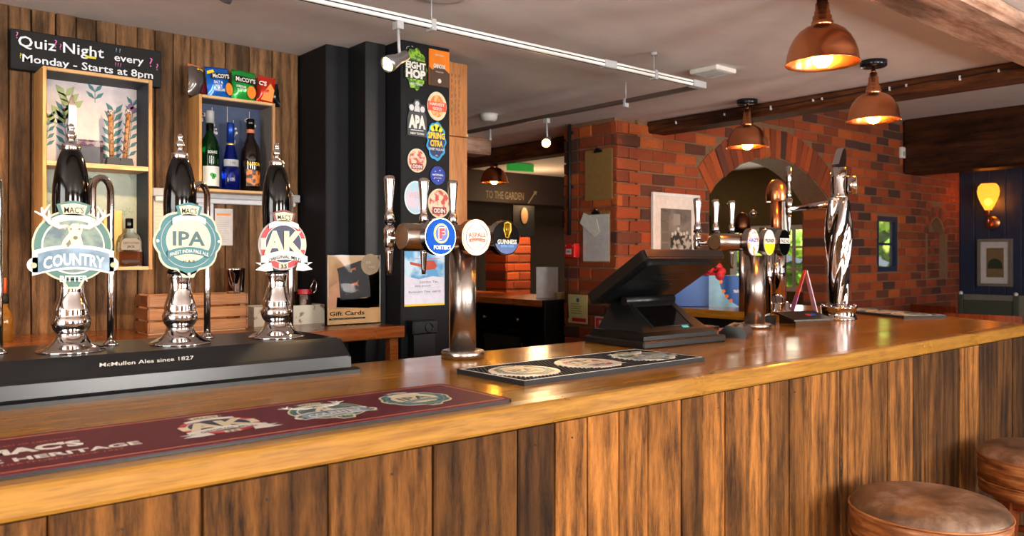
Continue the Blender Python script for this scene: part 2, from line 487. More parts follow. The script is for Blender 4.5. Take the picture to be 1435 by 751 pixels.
def window_frame(n_, w_, h_, loc, rz, cols=3, rows=2, mat=None, bar=.025, glass=False):
    t = thing('window_%d' % n_, 'white framed window with panes', 'window', loc, rz, kind='structure')
    f = MB(); e = .045
    f.box(-w_ / 2, w_ / 2, -.02, .03, 0, e).box(-w_ / 2, w_ / 2, -.02, .03, h_ - e, h_).box(-w_ / 2, -w_ / 2 + e, -.02, .03, e, h_ - e).box(w_ / 2 - e, w_ / 2, -.02, .03, e, h_ - e)
    part('window_frame', f, mat, t)
    g = MB()
    for i in range(1, cols): x = -w_ / 2 + w_ * i / cols; g.box(x - bar / 2, x + bar / 2, -.01, .02, e, h_ - e)
    for i in range(1, rows): z = h_ * i / rows; g.box(-w_ / 2 + e, w_ / 2 - e, -.012, .018, z - bar / 2, z + bar / 2)
    part('glazing_bar', g, mat, t)
    if glass:
        ww = (w_ - 2 * e) / cols; hh = (h_ - 2 * e) / rows
        pm = MB().box(-ww / 2 + bar * .4, ww / 2 - bar * .4, .004, .008, -hh / 2 + bar * .4, hh / 2 - bar * .4).mesh('pane')
        pm.materials.append(M_pane)
        for i in range(cols):
            for j in range(rows):
                part('pane', pm, None, t, loc=(-w_ / 2 + e + ww * (i + .5), 0, e + hh * (j + .5)))
    return t
m, n, b = newmat('window_glass')
b.inputs['Roughness'].default_value = 0
b.inputs['Alpha'].default_value = .06
M_pane = m
for i, c in enumerate(WINX): window_frame(i + 1, 1.0, 1.16, (c, -2.54, .92), PI, mat=M_offwhite)
window_frame(5, 1.6, 1.16, (-1.94, .6, .92), -PI / 2 + PI, mat=M_offwhite)

# ---- plank wall behind the bar
def plank_mesh(w_, d, h, seed, ragged=.0015):
    """one sawn board, wavering edges, chamfered front; origin bottom centre, front face at y=-d"""
    r = random.Random(seed); m = MB(); k = 7
    L = [-w_ / 2 + r.uniform(-ragged, ragged) for _ in range(k)]; Rr = [w_ / 2 + r.uniform(-ragged, ragged) for _ in range(k)]
    vs = []; c = .003
    for i in range(k):
        z = h * i / (k - 1)
        vs += [(L[i], 0, z), (L[i], -d + c, z), (L[i] + c, -d, z), (Rr[i] - c, -d, z), (Rr[i], -d + c, z), (Rr[i], 0, z)]
    fs = []
    for i in range(k - 1):
        for j in range(5):
            a = i * 6 + j; fs.append((a, a + 1, a + 7, a + 6)[::-1])
    fs += [(0, 1, 2, 3, 4, 5), tuple(range(6 * k - 6, 6 * k))[::-1]]
    return m.add(vs, fs)
wb = struct('wall_back', MB().box(-2.1, 1.5, 3.2, 3.3, 0, CEIL), M_black)
def wallx(px): return onY(px, 400, 3.18).x
edges = [-2.05, -1.93, -1.80, -1.66, -1.52, -1.38, -1.25, -1.1, -.96, -.83, -.68, -.55, -.40, -.26, -.12, .02, .13, .25, .36] + [wallx(p) for p in (12, 44, 78, 107, 135, 163, 193, 217, 243, 267, 316, 350, 382)] + [1.495]
R.seed(3)
for i in range(len(edges) - 1):
    a, c = edges[i], edges[i + 1]
    t = R.choice([.62, .75, .9, 1.0, 1.15]); warm = R.uniform(0, .12)
    part('plank', plank_mesh(c - a - .003, .018 + R.uniform(0, .007), CEIL - .001, i), M_wood_wall, wb, color=(t * 1.05, t * (1 - warm * .4), t * (.95 - warm)), loc=((a + c) / 2, 3.2, 0))

# ---- black posts at the end of the plank wall
struct('trim_1', MB().box(1.5, 1.70, 2.94, 3.3, 0, CEIL, .004), M_blackwood)
struct('trim_2', MB().box(1.695, 1.93, 2.69, 3.3, 0, CEIL, .004), M_blackwood)
struct('trim_3', MB().box(1.60, 1.693, 2.80, 2.938, 0, CEIL, .003), M_black)

# ---- brick wall with the arch
AC, AH, ASP, ART = 5.39, .81, 1.80, 2.10
ARR = (AH * AH + .3 * .3) / .6; AZC = ART - ARR
def archz(x): 
    d = x - AC; return AZC + math.sqrt(max(0, ARR * ARR - d * d))
WIN = (7.02, 7.42, 1.225, 1.72)
NI = (8.06, 8.46, 1.15, 1.58)   # niche, pointed-round head above
mw = MB()
def slab(m, x0, x1, z0, z1, y0=YB + .008, y1=YB + .25): m.box(x0, x1, y0, y1, z0, z1)
slab(mw, 3.84, AC - AH, 0, CEIL); slab(mw, 4.02, AC - AH, CEIL, 2.62)
K = 18
for i in range(K):
    a = AC - AH + 2 * AH * i / K; c = AC - AH + 2 * AH * (i + 1) / K
    mw.prism([(a, archz(a)), (c, archz(c)), (c, 2.62), (a, 2.62)], YB + .008, YB + .25)
slab(mw, AC + AH, WIN[0], 0, 2.62); slab(mw, WIN[0], WIN[1], 0, WIN[2]); slab(mw, WIN[0], WIN[1], WIN[3], 2.62)
slab(mw, WIN[1], NI[0], 0, WIN[2]); slab(mw, WIN[1], NI[0], WIN[3], 2.62); slab(mw, WIN[1], NI[0], WIN[2], WIN[3], YB + .008, YB + .045); slab(mw, NI[1], XR + .1, 0, 2.62)
slab(mw, NI[0], NI[1], 0, NI[2])
NC = (NI[0] + NI[1]) / 2; NHW = (NI[1] - NI[0]) / 2
for i in range(8):
    a = NI[0] + 2 * NHW * i / 8; c = NI[0] + 2 * NHW * (i + 1) / 8
    za = NI[3] + .16 * math.cos((a - NC) / NHW * PI / 2); zc = NI[3] + .16 * math.cos((c - NC) / NHW * PI / 2)
    mw.prism([(a, za), (c, zc), (c, 2.62), (a, 2.62)], YB + .008, YB + .25)
slab(mw, NI[0], NI[1], NI[2], NI[3] + .17, YB + .10, YB + .25)
brickwall = struct('wall_back_brick', mw, M_mortar)
BV = []
for s_ in range(6):
    r = random.Random(50 + s_); q = MB().box(-.5, .5, -.5, .5, -.5, .5)
    c1, c2 = .03, .08
    vs = [(-.5, .5, -.5), (.5, .5, -.5), (.5, .5, .5), (-.5, .5, .5)]
    mid = [(-.5, -.42, -.5), (.5, -.42, -.5), (.5, -.42, .5), (-.5, -.42, .5)]
    fr = [(-.5 + c1, -.5, -.5 + c2), (.5 - c1, -.5, -.5 + c2), (.5 - c1, -.5, .5 - c2), (-.5 + c1, -.5, .5 - c2)]
    j = lambda p, k: (p[0] + r.uniform(-k, k) * .4, p[1], p[2] + r.uniform(-k, k))
    vs = vs + [j(p, .05) for p in mid] + [j((p[0], p[1] + r.uniform(-.04, .04), p[2]), .05) for p in fr]
    fs = []
    for o_ in (0, 4):
        for i in range(4):
            k = (i + 1) % 4; fs.append((o_ + i, o_ + k, o_ + k + 4, o_ + i + 4))
    fs.append((8, 9, 10, 11))
    me = MB().add(vs, fs).mesh('brick'); me.materials.append(M_brick); BV.append(me)
PAL = ['#ac481a', '#b04e1c', '#9c4018', '#98421c', '#b65820', '#863c1c', '#6a3622', '#523028', '#8c3e1c', '#a34a1e', '#aa4a1c', '#94441c']
PALL = [lin(c) for c in PAL]
def put_brick(parent, cx, cz, w_, h_, d=.05, face=YB, axis='y', rot=0.0, pal=None, side=-1):
    o = bpy.data.objects.new('brick', R.choice(BV)); COL.objects.link(o); o.parent = parent
    off = R.uniform(-.0025, .0025)
    if axis == 'y': o.location = (cx, face + d / 2 + off, cz); o.rotation_euler = (0, rot, 0)
    else: o.location = (face + d / 2 + off, cx, cz); o.rotation_euler = (rot, 0, -PI / 2)
    o.scale = (w_, d, h_)
    c = (pal or R.choice)(PALL); t = R.uniform(.8, 1.15); o.color = (c[0] * t, c[1] * t, c[2] * t, 1)
    return o
# rectangles of bricks, clipped at the openings
BW, BH, CO = .215, .0655, .0755
def clip_spans(x0, x1, z):
    """list of solid spans of the wall at course height z"""
    hs = []
    dz = z - AZC; RO = ARR + .235
    if z < ASP: hs.append((AC - AH - .01, AC + AH + .01))
    elif z < ASP + .165: q = AH + .012 + (z - ASP) / .168 * .143; hs.append((AC - q, AC + q))
    elif dz < RO: q = min(math.sqrt(max(0, RO * RO - dz * dz)), AH + .165); hs.append((AC - q - .005, AC + q + .005))
    if WIN[2] - .02 < z < WIN[3] + .03: hs.append((WIN[0] - .005, WIN[1] + .005))
    if NI[2] < z < NI[3]: hs.append((NI[0] - .06, NI[1] + .06))
    elif NI[3] <= z < NI[3] + .30: q = (NHW + .1) * math.sqrt(max(0, 1 - ((z - NI[3]) / .30) ** 2)); hs.append((NC - q, NC + q))
    spans = [(x0, x1)]
    for a, c in hs:
        out = []
        for p, q in spans:
            if a > p: out.append((p, min(q, a)))
            if c < q: out.append((max(p, c), q))
        spans = [s_ for s_ in out if s_[1] - s_[0] > .03]
    return spans
todo = []
row = 0; z = .80
while z + BH / 2 < 2.61:
    off = 0 if row % 2 else .1075
    x = 3.64 - (off if off else 0)
    x1w = XR
    while x < x1w:
        a, c = max(x, 3.64), min(x + BW, x1w)
        if z > CEIL - .03: a = max(a, 4.03)
        if c - a > .02:
            for p, q in clip_spans(a, c, z): todo.append((p, q, z))
        x += BW + .01
    z += CO; row += 1
todo.sort(key=lambda t: t[0] + (0 if t[2] > 1.0 else 6))
NR = 262
for a, c, z in todo[:NR]: put_brick(brickwall, (a + c) / 2, z, c - a - (0 if a == 3.64 else 0), BH)
mf = MB()
for a, c, z in todo[NR:]:
    e = R.uniform(-.002, .002); mf.box(a, c, YB + e, YB + .04, z - BH / 2, z + BH / 2, .004)
part('bricks', mf, M_brick_far, brickwall, kind='stuff')
# arch voussoirs
NVS = 26; th = math.asin(AH / ARR)
for i in range(NVS):
    t = -th + 2 * th * (i + .5) / NVS; rr = ARR + .11
    put_brick(brickwall, AC + rr * math.sin(t), AZC + rr * math.cos(t), .066, .215, .06, YB - .004, rot=t)
# niche back bricks and its ring
mn = MB()
for k in range(6):
    zz = NI[2] + .04 + k * CO
    for x in (NI[0] + (.1 if k % 2 else .0),):
        mn.box(NI[0] + .005, x + .19, YB + .06, YB + .12, zz - .03, zz + .03, .003).box(x + .2, NI[1] - .005, YB + .06, YB + .12, zz - .03, zz + .03, .003)
for k in range(9):
    t = -PI / 2 + PI * (k + .5) / 9; M4 = Matrix.Translation((NC + (NHW + .05) * math.sin(t), 0, NI[3] + (.02 + .20) * math.cos(t))) @ Matrix.Rotation(t, 4, 'Y')
    mn.box(-.028, .028, YB - .003, YB + .05, -.05, .05, .003, M=M4)
part('niche_bricks', mn, M_brick_far, brickwall, kind='stuff')
# arch jamb bricks seen on the right reveal
for k in range(14):
    zz = .80 + k * CO
    put_brick(brickwall, YB + .13, zz, .2, BH, .03, AC + AH - .02, 'x')

# ---- brick pier left of the corner (faces the taps)
PY = 3.80
pier = struct('wall_pier', MB().box(3.652, 3.86, YB + .03, PY - .01, 0, CEIL), M_mortar)
row = 0; z = .50
while z < CEIL - .02:
    cuts = [YB, YB + .105, YB + .33, PY] if row % 2 else [YB, YB + .215, YB + .33, PY]
    hh = BH if z + BH / 2 < CEIL else .04
    for i in range(3):
        a, c = cuts[i] + (.0 if i == 0 else .005), cuts[i + 1] - .005
        put_brick(pier, (a + c) / 2, z, c - a, hh, .05, 3.64, 'x')
    z += CO; row += 1

# ---- little window in the brick wall (view of the garden), blue frame
t = window_frame(6, WIN[1] - WIN[0], WIN[3] - WIN[2], ((WIN[0] + WIN[1]) / 2, YB + .03, WIN[2]), 0, 1, 2, plain('navy_window_paint', '#1e2b45', .4), .02, True)
# ---- back room behind the arch: side wall with window, far wall with two openings
wr = struct('wall_back_room_right', holed(YB + .25, 7.0, 0, CEIL, [(3.86, 4.78, 1.03, 1.66)], 6.9, 7.0, 'x'), plain('olive_brown_plaster', '#5c4a22', .8))
window_frame(7, .92, .63, (6.93, 4.32, 1.03), -PI / 2, 4, 3, M_offwhite, .022, True)
P1 = onY(683, 357, 7.0).x; P2 = onY(697, 357, 7.0).x; P3 = onY(711, 357, 7.0).x; P4 = onY(726, 357, 7.0).x
struct('wall_back_room_far', holed(2.0, 7.0, 0, CEIL, [(P1, P2, .95, 1.42), (P3, P4, .75, 1.42)], 7.0, 7.1), M_wall_plain)
window_frame(8, P2 - P1, .47, ((P1 + P2) / 2, 7.03, .95), 0, 1, 1, M_offwhite, .02, True)
window_frame(9, P4 - P3, .67, ((P3 + P4) / 2, 7.03, .75), 0, 1, 1, M_offwhite, .02, True)
struct('wall_back_room_left', MB().box(1.9, 2.0, 3.3, 7.1, 0, CEIL), M_wall_plain)
# dark fascia with the painted garden sign, and beams over the back room
struct('trim_4', MB().box(2.0, 6.9, 6.28, 6.36, 1.90, CEIL, .01), plain('dark_brown_fascia', '#251710', .6))
struct('trim_5', MB().box(2.0, 3.64, 4.55, 4.75, 2.10, CEIL, .01), M_beam_x)
struct('trim_6', MB().box(5.0, 6.9, 5.0, 5.25, 1.62, 1.78, .01), plain('dark_lintel', '#2b1a10', .6))

# ---- blue boarded wall at the far right
M_bluewall = plain('midnight_blue_paint', '#1c2740', .45, vary=.15)
rw = struct('wall_right', MB().box(XR + .02, XR + .12, -2.7, YB + .3, 0, 2.7), M_bluewall)
pm = MB().box(-.02, 0, -.069, .069, .85, 2.62, .004).mesh('board'); pm.materials.append(M_bluewall)
for i in range(22): part('board', pm, None, rw, loc=(XR + .02, YB - .07 - i * .141, 0))
struct('trim_7', MB().box(XR - .03, XR + .01, .2, YB, 0, .98, .004), plain('grey_green_panelling', '#6c6a60', .6))

# ---- beams
struct('ceiling_beam', MB().box(3.93, 4.10, .6, YB + .02, 2.145, CEIL - .001, .012), M_beam, label='dark cross beam')
struct('ceiling_beam', MB().box(3.95, 4.10, 3.60, 6.25, 2.10, CEIL - .001, .012), M_beam)
struct('ceiling_beam', MB().box(-.5, 3.95, .975, 1.185, 2.15, CEIL - .001, .015), M_beam_x)
struct('ceiling_beam', MB().box(7.5, 7.8, -2.5, YB, 2.12, 2.62, .02), wood_old('very_dark_beam', 'y', '#1d0f08', '#4c2812', .5))
struct('trim_8', MB().box(4.02, 4.09, -2.6, YB + .01, 2.2, 2.63), M_ceil)

# ---- garden outside
grass = spotted('lawn', '#4f7a26', '#7ca03a', 3)
struct('ground', MB().box(-8, 30, 7.2, 30, -.2, -.05).box(7.3, 30, -6, 7.2, -.2, -.05), grass)
leaf = spotted('hedge_leaves', '#6f9a2c', '#d3e06a', 9, .5, .6)
def blob_hedge(name, x0, x1, y0, y1, h, label, seed):
    r = random.Random(seed); m = MB()
    for _ in range(520):
        c = (r.uniform(x0, x1), r.uniform(y0, y1), r.uniform(0, h)); a = r.uniform(.12, .3)
        m.ball(c, a, 6, 4, sc=(1, 1, r.uniform(.6, 1.1)))
    o = part(name, m, leaf, label=label, cat='hedge'); return o
blob_hedge('hedge', 11.0, 12.2, 4.2, 10.5, 3.0, 'sunlit green hedge in the garden seen through the windows beyond the arch', 4)
blob_hedge('bush', 7.6, 8.6, 9.5, 10.5, 2.4, 'leafy garden bush seen through the far small windows', 5)

# ================================================================ BAR
body = thing('bar_counter', 'bar front clad in upright reclaimed boards of light and dark brown', 'bar counter', (0, 0, 0))
FY = 1.112
part('carcass', MB().box(-1.6, 3.56, FY, FY + .03, 0, TOP - .042).box(-1.6, 3.36, 1.66, 1.70, 0, TOP - .042).box(3.36, 3.39, 1.701, 2.96, 0, TOP - .042).prism([(3.53, FY), (3.57, FY), (3.93, 2.0), (3.93, 2.96), (3.89, 2.96), (3.89, 2.0)], 0, TOP - .042, 'z'), M_black, body)
def px_front(px): a, b_ = ray(px); return FY * a / b_
pe = [62, 278, 452, 598, 716, 768, 814, 858, 898, 946, 974, 1007, 1040, 1070, 1097, 1118, 1149, 1168, 1192, 1213, 1235, 1270, 1282, 1304, 1336, 1362, 1390, 1411, 1435]
tint = [.52, .44, .50, .36, .22, 1.1, 1.2, 1.0, .95, .55, 1.0, .85, 1.15, .75, .5, .95, .9, .95, 1.0, .5, .9, .24, .5, .26, .85, .27, .30, .26, 1.0]
xs = [-1.6, -1.41, -1.22, -1.03, -.84, -.66, -.48, -.31, -.13, .02] + [px_front(p) for p in pe] + [3.535]
tints = [.7, .5, .9, .6, .4, .8, .5, .6, .5] + [.6] + tint
for i in range(len(xs) - 1):
    t = tints[i] if i < len(tints) else .8
    wv = R.uniform(.95, 1.05)
    part('plank', plank_mesh(xs[i + 1] - xs[i] - .0035, .018 + R.uniform(0, .006), TOP - .043, 100 + i, .0012), M_wood, body,
         color=(t * 1.1, t * 1.0, t * (.92 if t > .7 else .9)), loc=((xs[i] + xs[i + 1]) / 2, FY, 0))
# nails in some boards
nm = MB()
for i in range(len(xs) - 1):
    if R.random() < .6:
        nm.lathe([(.002, 0), (.002, .001)], 6, Matrix.Translation(((xs[i] + xs[i + 1]) / 2 + R.uniform(-.02, .02), FY - .0235, TOP - .075)) @ Matrix.Rotation(PI / 2, 4, 'X'))
part('nails', nm, M_black, body, kind='stuff')

top = thing('bar_worktop', 'long varnished oak bar top with a thick pale front edge', 'worktop', (0, 0, 0))
BK = 1.785   # back edge
ends = [3.56, 3.68, 3.80, 3.91]
ys = [1.13, 1.345, 1.565, BK]
for i in range(3):
    a, c = ys[i], ys[i + 1] - .0012
    part('board', MB().prism([(-1.7, a), (ends[i], a), (ends[i + 1], c), (-1.7, c)], TOP - .04, TOP, 'z'), M_oak, top)
part('end_board', MB().prism([(3.32, BK), (3.91, BK), (4.02, 2.1), (4.02, 3.0), (3.32, 3.0)], TOP - .04, TOP, 'z'), M_oak_y, top)
# rounded nosing along the front
prof = [(1.131, TOP - .042), (1.131, TOP), (1.100, TOP), (1.094, TOP - .0025), (1.090, TOP - .008), (1.090, TOP - .036), (1.093, TOP - .041), (1.098, TOP - .042)]
part('front_edge', MB().prism(prof, -1.7, 3.548, 'x'), M_oak_edge, top)
part('end_edge', MB().prism([(3.548, 1.09), (3.575, 1.09), (3.95, BK - .0), (3.911, BK)], TOP - .042, TOP - .0005, 'z'), M_oak_edge, top)

# ---- back counter under the plank wall
bc = thing('back_counter', 'reddish wooden back counter below the plank wall', 'counter', (0, 0, 0))
part('worktop', MB().box(-1.9, 1.672, 2.625, 3.17, TOP - .045, TOP, .003), M_maho, bc)
for x in (1.40, 1.64): part('post', MB().box(x - .018, x + .018, 2.65, 2.69, .1, TOP - .046, .002), M_maho, bc)
part('shelf', MB().box(-1.9, 1.66, 2.70, 3.12, .62, .65), M_maho, bc)
part('cabinet', MB().box(-1.9, 1.66, 3.0, 3.17, 0, TOP - .05).box(-1.9, 1.2, 2.66, 3.0, 0, TOP - .05), M_black, bc)

# ================================================================ HAND PUMPS
cz = thing('pump_casing', 'long black beer pump casing with white lettering on the rear edge of the bar', 'pump casing', (0, 0, TOP))
prof = [(1.650, .0), (1.650, .010), (1.662, .012), (1.664, .038), (1.672, .044), (1.712, .070), (1.722, .076), (1.985, .076), (1.998, .070), (2.0, .0)]
m = MB(); CX0, CX1 = -.55, .918
nprof = len(prof)
part('casing_body', MB().prism(prof, CX0, CX1 - .012, 'x'), M_casing, cz)
rp = [(p[0] + (.004 if p[0] < 1.7 else -.004), p[1] - (.003 if p[1] > .01 else 0)) for p in prof]
part('end_cap', MB().prism([q for q in rp], CX1 - .012, CX1 - .004, 'x'), M_casing, cz)
part('base_lip', MB().prism([(1.640, 0), (1.640, .008), (1.652, .011), (1.780, .011), (1.780, 0)], CX0, CX1 + .006, 'x'), M_plastic, cz)
tt = textmb("McMullen Ales since 1827", .0115, 0, 0, 0, w=.180, shear=.22, bold=.004, ext=0)
# lettering lies on the sloping face
sl = math.atan2(.070 - .044, 1.712 - 1.672)
Mx = Matrix.Translation((.475, 1.6925, .0585)) @ Matrix.Rotation(-(PI / 2 - sl), 4, 'X')
part('lettering', MB().join(tt, Matrix.Translation((0, -.0008, .0008)) @ Mx), M_offwhite, cz)

def emblem(kind, s=1.0):
    """layers of a beer badge, centre at origin, in XZ facing -Y, depth grows towards -y; size in metres*s; returns [(name, MB, mat)]"""
    L = []; e = .0012
    def add(name, mb, mat, lvl): L.append((name, mb, mat, lvl))
    def crest(z, w_=.058, back=M_green, lv=4):
        add('crest', MB().prism([(-.5 * w_, z + .026), (-.36 * w_, z), (.36 * w_, z), (.5 * w_, z + .026), (.3 * w_, z + .030), (.1 * w_, z + .034), (-.1 * w_, z + .034), (-.3 * w_, z + .030)], 0, -e), back, lv)
        add('crest_panel', MB().prism([(-.38 * w_, z + .025), (-.29 * w_, z + .005), (.29 * w_, z + .005), (.38 * w_, z + .025), (0, z + .029)], 0, -e), M_cream, lv + 1)
        add('crest_lettering', textmb("MAC'S", .0115, 0, z + .0155, 0, w=w_ * .56, bold=.01), M_ink, lv + 2)
        add('scroll', arcband(w_ * 1.25, .013, .010, 0, z - .008, 0, -e), M_offwhite, lv + 1)
    if kind == 'country':
        add('backing', MB().disc(0, 0, .0715, 0, -e * 2, 40).prism([(-.022, -.065), (-.012, -.085), (.012, -.085), (.022, -.065)], 0, -e * 2), M_cream, 0)
        add('green_ring', MB().disc(0, 0, .0680, 0, -e, 40).prism([(-.016, -.065), (-.009, -.081), (.009, -.081), (.016, -.065)], 0, -e), M_green, 2)
        add('white_ring', MB().disc(0, 0, .0560, 0, -e, 40), M_offwhite, 3)
        add('landscape', MB().disc(0, 0, .0530, 0, -e, 40), M_landscape, 4)
        a = MB()
        # deer: neck, head, ears
        a.prism([(-.024, -.006), (-.020, .010), (-.009, .026), (-.012, .036), (-.003, .044), (.008, .044), (.016, .036), (.012, .020), (.015, .006), (.018, -.006)], 0, -e * 1.6)
        a.prism([(-.012, .037), (-.024, .043), (-.016, .032)], 0, -e * 1.6).prism([(.015, .037), (.027, .043), (.019, .032)], 0, -e * 1.6)
        add('deer', a, M_deer, 5)
        add('deer_features', MB().disc(-.006, .033, .0018, 0, -e, 8).disc(.009, .033, .0018, 0, -e, 8).disc(.002, .016, .004, 0, -e, 10).prism([(-.012, -.004), (-.006, .004), (-.008, .012), (-.014, .004)], 0, -e), M_khakidark, 7)
        an = MB()
        for sx in (-1, 1):
            P = [(sx * .010, .040), (sx * .026, .036), (sx * .042, .045), (sx * .054, .060), (sx * .056, .074)]
            an.tube([(x, 0, z) for x, z in P], [.0045, .005, .0045, .0035, .002], 6)
            for (x, z), (dx, dz) in zip(P[1:], ((.004, .020), (.002, .024), (-.012, .020))): an.tube([(x, 0, z), (x + sx * dx, 0, z + dz)], [.0035, .0015], 6)
            an.tube([(sx * .054, 0, .058), (sx * .068, 0, .066)], [.003, .0015], 6)
        add('antlers', an, M_offwhite, 6)
        add('banner', arcband(.144, .048, .012, 0, -.034, 0, -e * 1.5).disc(-.066, -.037, .015, 0, -e * 1.5, 14).disc(.066, -.037, .015, 0, -e * 1.5, 14), M_offwhite, 6)
        add('banner_panel', arcband(.126, .037, .011, 0, -.034, 0, -e), M_bannerblue, 8)
        add('banner_rivets', MB().disc(-.070, -.038, .0055, 0, -e, 10).disc(.070, -.038, .0055, 0, -e, 10), M_khaki, 8)
        add('banner_lettering', textmb("COUNTRY", .022, 0, -.035, 0, w=.108, bold=.03, bend=.009), M_offwhite, 9)
        add('lower_lettering', textmb("BITTER", .011, 0, -.0645, 0, w=.05, bold=.03), M_offwhite, 6)
        crest(.055, .062)
    elif kind == 'ipa':
        def sc(r, k): 
            P = []
            for i in range(48):
                a = 2 * PI * i / 48 + PI / 2; q = 1 + .085 * abs(math.cos(4 * a)) - .02 * (1 if True else 0) + (.05 if i % 24 == 0 else 0)
                P.append((r * q * math.cos(a) * k, r * q * math.sin(a)))
            return P
        add('backing', MB().prism(sc(.071, 1.0), 0, -e * 2).prism([(-.02, -.066), (-.012, -.082), (.012, -.082), (.02, -.066)], 0, -e * 2), M_cream, 0)
        add('teal_panel', MB().prism(sc(.0665, 1.0), 0, -e), M_teal, 2)
        add('silver_line', ring(.0585, .0600, 40, 0, 0, 0, -e * .5), M_greyprint, 3)
        add('cream_disc', MB().disc(0, .002, .049, 0, -e, 40), M_cream, 3)
        add('main_lettering', textmb("IPA", .031, 0, .006, 0, w=.070, bold=.022), M_darkteal, 5)
        add('banner', arcband(.094, .016, .010, 0, -.031, 0, -e), M_teal, 5)
        add('banner_lettering', textmb("FINEST INDIA PALE ALE", .0075, 0, -.031, 0, w=.084, bend=.009, bold=.01), M_offwhite, 6)
        add('small_lettering', textmb("H & B", .006, 0, -.045, 0, w=.026), M_ink, 5)
        add('studs', MB().disc(-.067, 0, .0035, 0, -e, 8).disc(.067, 0, .0035, 0, -e, 8).disc(0, -.074, .0035, 0, -e, 8), M_offwhite, 4)
        crest(.052, .058, M_teal)
    else:
        add('backing', MB().disc(0, 0, .0635, 0, -e * 2, 40), M_greyprint, 0)
        add('red_ring', MB().disc(0, 0, .0600, 0, -e, 40), M_red, 2)
        [add('cream_segment', MB().box(a, b_, -e, 0, c, d), M_cream, 3) for a, b_, c, d in ((-.0595, -.046, -.012, .016), (.046, .0595, -.012, .016), (-.012, .012, -.0585, -.046))]
        add('inner_disc', MB().disc(0, .002, .0465, 0, -e, 40), M_navy, 3)
        add('white_line', ring(.0465, .0480, 40, 0, .002, 0, -e * .6), M_offwhite, 4)
        add('main_lettering', textmb("AK", .052, 0, .006, 0, w=.104, bold=.05), M_cream, 5)
        add('ribbon', arcband(.122, .021, .014, 0, -.040, 0, -e).prism([(-.075, -.062), (-.060, -.052), (-.075, -.044), (-.035, -.045), (-.030, -.064), (-.05, -.066)], 0, -e).prism([(.075, -.062), (.060, -.052), (.075, -.044), (.035, -.045), (.030, -.064), (.05, -.066)], 0, -e), M_offwhite, 7)
        add('ribbon_lettering', textmb("ORIGINAL MILD", .0085, 0, -.040, 0, w=.086, bend=.010, bold=.008), M_ink, 9)
        add('strength', textmb("3.5", .009, 0, -.0535, 0, w=.015, bold=.03), M_ink, 5)
        crest(.053, .062, plain('dull_maroon_print', '#6d2a2e', .4))
    return L
M_landscape = spotted('painted_landscape', '#72866f', '#3a525c', 40, .5, .4, .12)
M_bannerblue = spotted('slate_blue_print', '#8fa6bd', '#3f6278', 22, .5, .4, .2)
M_deer = plain('deer_print', '#d0c9b0', .5)
M_khakidark = plain('dark_khaki_print', '#6d6a50', .5)
M_khaki = plain('khaki_print', '#a9a684', .5)
M_darkteal = plain('dark_teal_print', '#124a52', .4)
M_lightblue = plain('pale_blue_print', '#cfe6ea', .4)
M_mapgreen = spotted('green_landscape_print', '#5f8a4a', '#c0b878', 50, .55, .5, .1)

def pump(X, kind, label, gx=0.0, bz=.0, s=1.0):
    t = thing('hand_pump', label, 'beer pump', (X, 1.82, TOP + .076), 0, 'hand pumps on the black casing')
    pr = [(.064, 0), (.064, .003), (.060, .006), (.052, .010), (.040, .016), (.032, .024), (.0285, .032), (.027, .038), (.030, .042), (.033, .046), (.036, .054), (.037, .062), (.034, .070), (.032, .073), (.033, .078), (.0315, .088), (.027, .102), (.0235, .116), (.022, .128), (.0225, .138), (.0245, .146), (.0255, .152), (.020, .155)]
    part('base', MB().lathe(pr, 32), M_chrome, t)
    hp = [(.020, .153), (.0265, .155), (.0275, .160), (.025, .165), (.021, .169), (.023, .180), (.027, .205), (.031, .240), (.0335, .275), (.0345, .305), (.0335, .335), (.030, .362), (.0245, .388), (.0195, .402), (.0165, .408)]
    part('handle', MB().lathe(hp, 28), M_blackgloss, t)
    fp = [(.0165, .406), (.0175, .409), (.0175, .416), (.0165, .419), (.010, .421), (.0065, .425), (.006, .429), (.009, .433), (.0098, .438), (.008, .443), (.0055, .446), (.0048, .448), (.0065, .451), (.0068, .455), (.005, .459), (.0015, .462)]
    part('finial', MB().lathe(fp, 20), M_chrome, t)
    if kind:
        bx = -.006; by = -.046
        cl = MB().box(bx - .006, bx + .006, by, -.016, .205, .225).box(bx - .02, bx + .02, by, by + .003, .16, .25)
        part('clip_bracket', cl, M_plastic, t)
        g = bpy.data.objects.new('pump_clip', None)
        L = emblem(kind)
        basemb = None
        clip = None
        for name, mb, mat, lvl in L:
            Mx = Matrix.Translation((bx + gx, by - lvl * .0016, .213 + bz)) @ Matrix.Rotation(.0, 4, 'Z') @ Matrix.Diagonal((s, 1, s, 1))
            o = part(name if clip else 'pump_clip', MB().join(mb, Mx), mat, clip or t)
            if clip is None: clip = o
    return t
def neck(X, Y, label):
    t = thing('swan_neck', label, 'beer spout', (X, Y, TOP + .076), 0, 'chrome swan necks on the black casing')
    part('foot', MB().lathe([(.016, 0), (.016, .004), (.010, .009), (.0085, .012)], 20), M_chrome, t)
    pts = [(0, 0, .01), (0, 0, .12), (0, 0, .25), (0, 0, .325)]
    for k in range(1, 10):
        a = PI * k / 9; pts.append((-.022 + .022 * math.cos(a), -.004 * k, .325 + .034 * math.sin(a)))
    pts += [(-.044, -.036, .28), (-.044, -.036, .19)]
    part('pipe', MB().tube(pts, .0075, 12), M_steelpipe, t)
    return t
M_steelpipe = plain('polished_pipe', '#b9aca4', .14, 1.0, vary=0)
PX = (.143, .363, .577, .800)
pump(PX[0], None, 'black and chrome hand pump at the left end of the pump casing')
pump(PX[1], 'country', 'black and chrome hand pump with round green clip showing a stag over a blue banner', 0, .0)
pump(PX[2], 'ipa', 'black and chrome hand pump with scalloped teal and cream clip', .008, .012, .96)
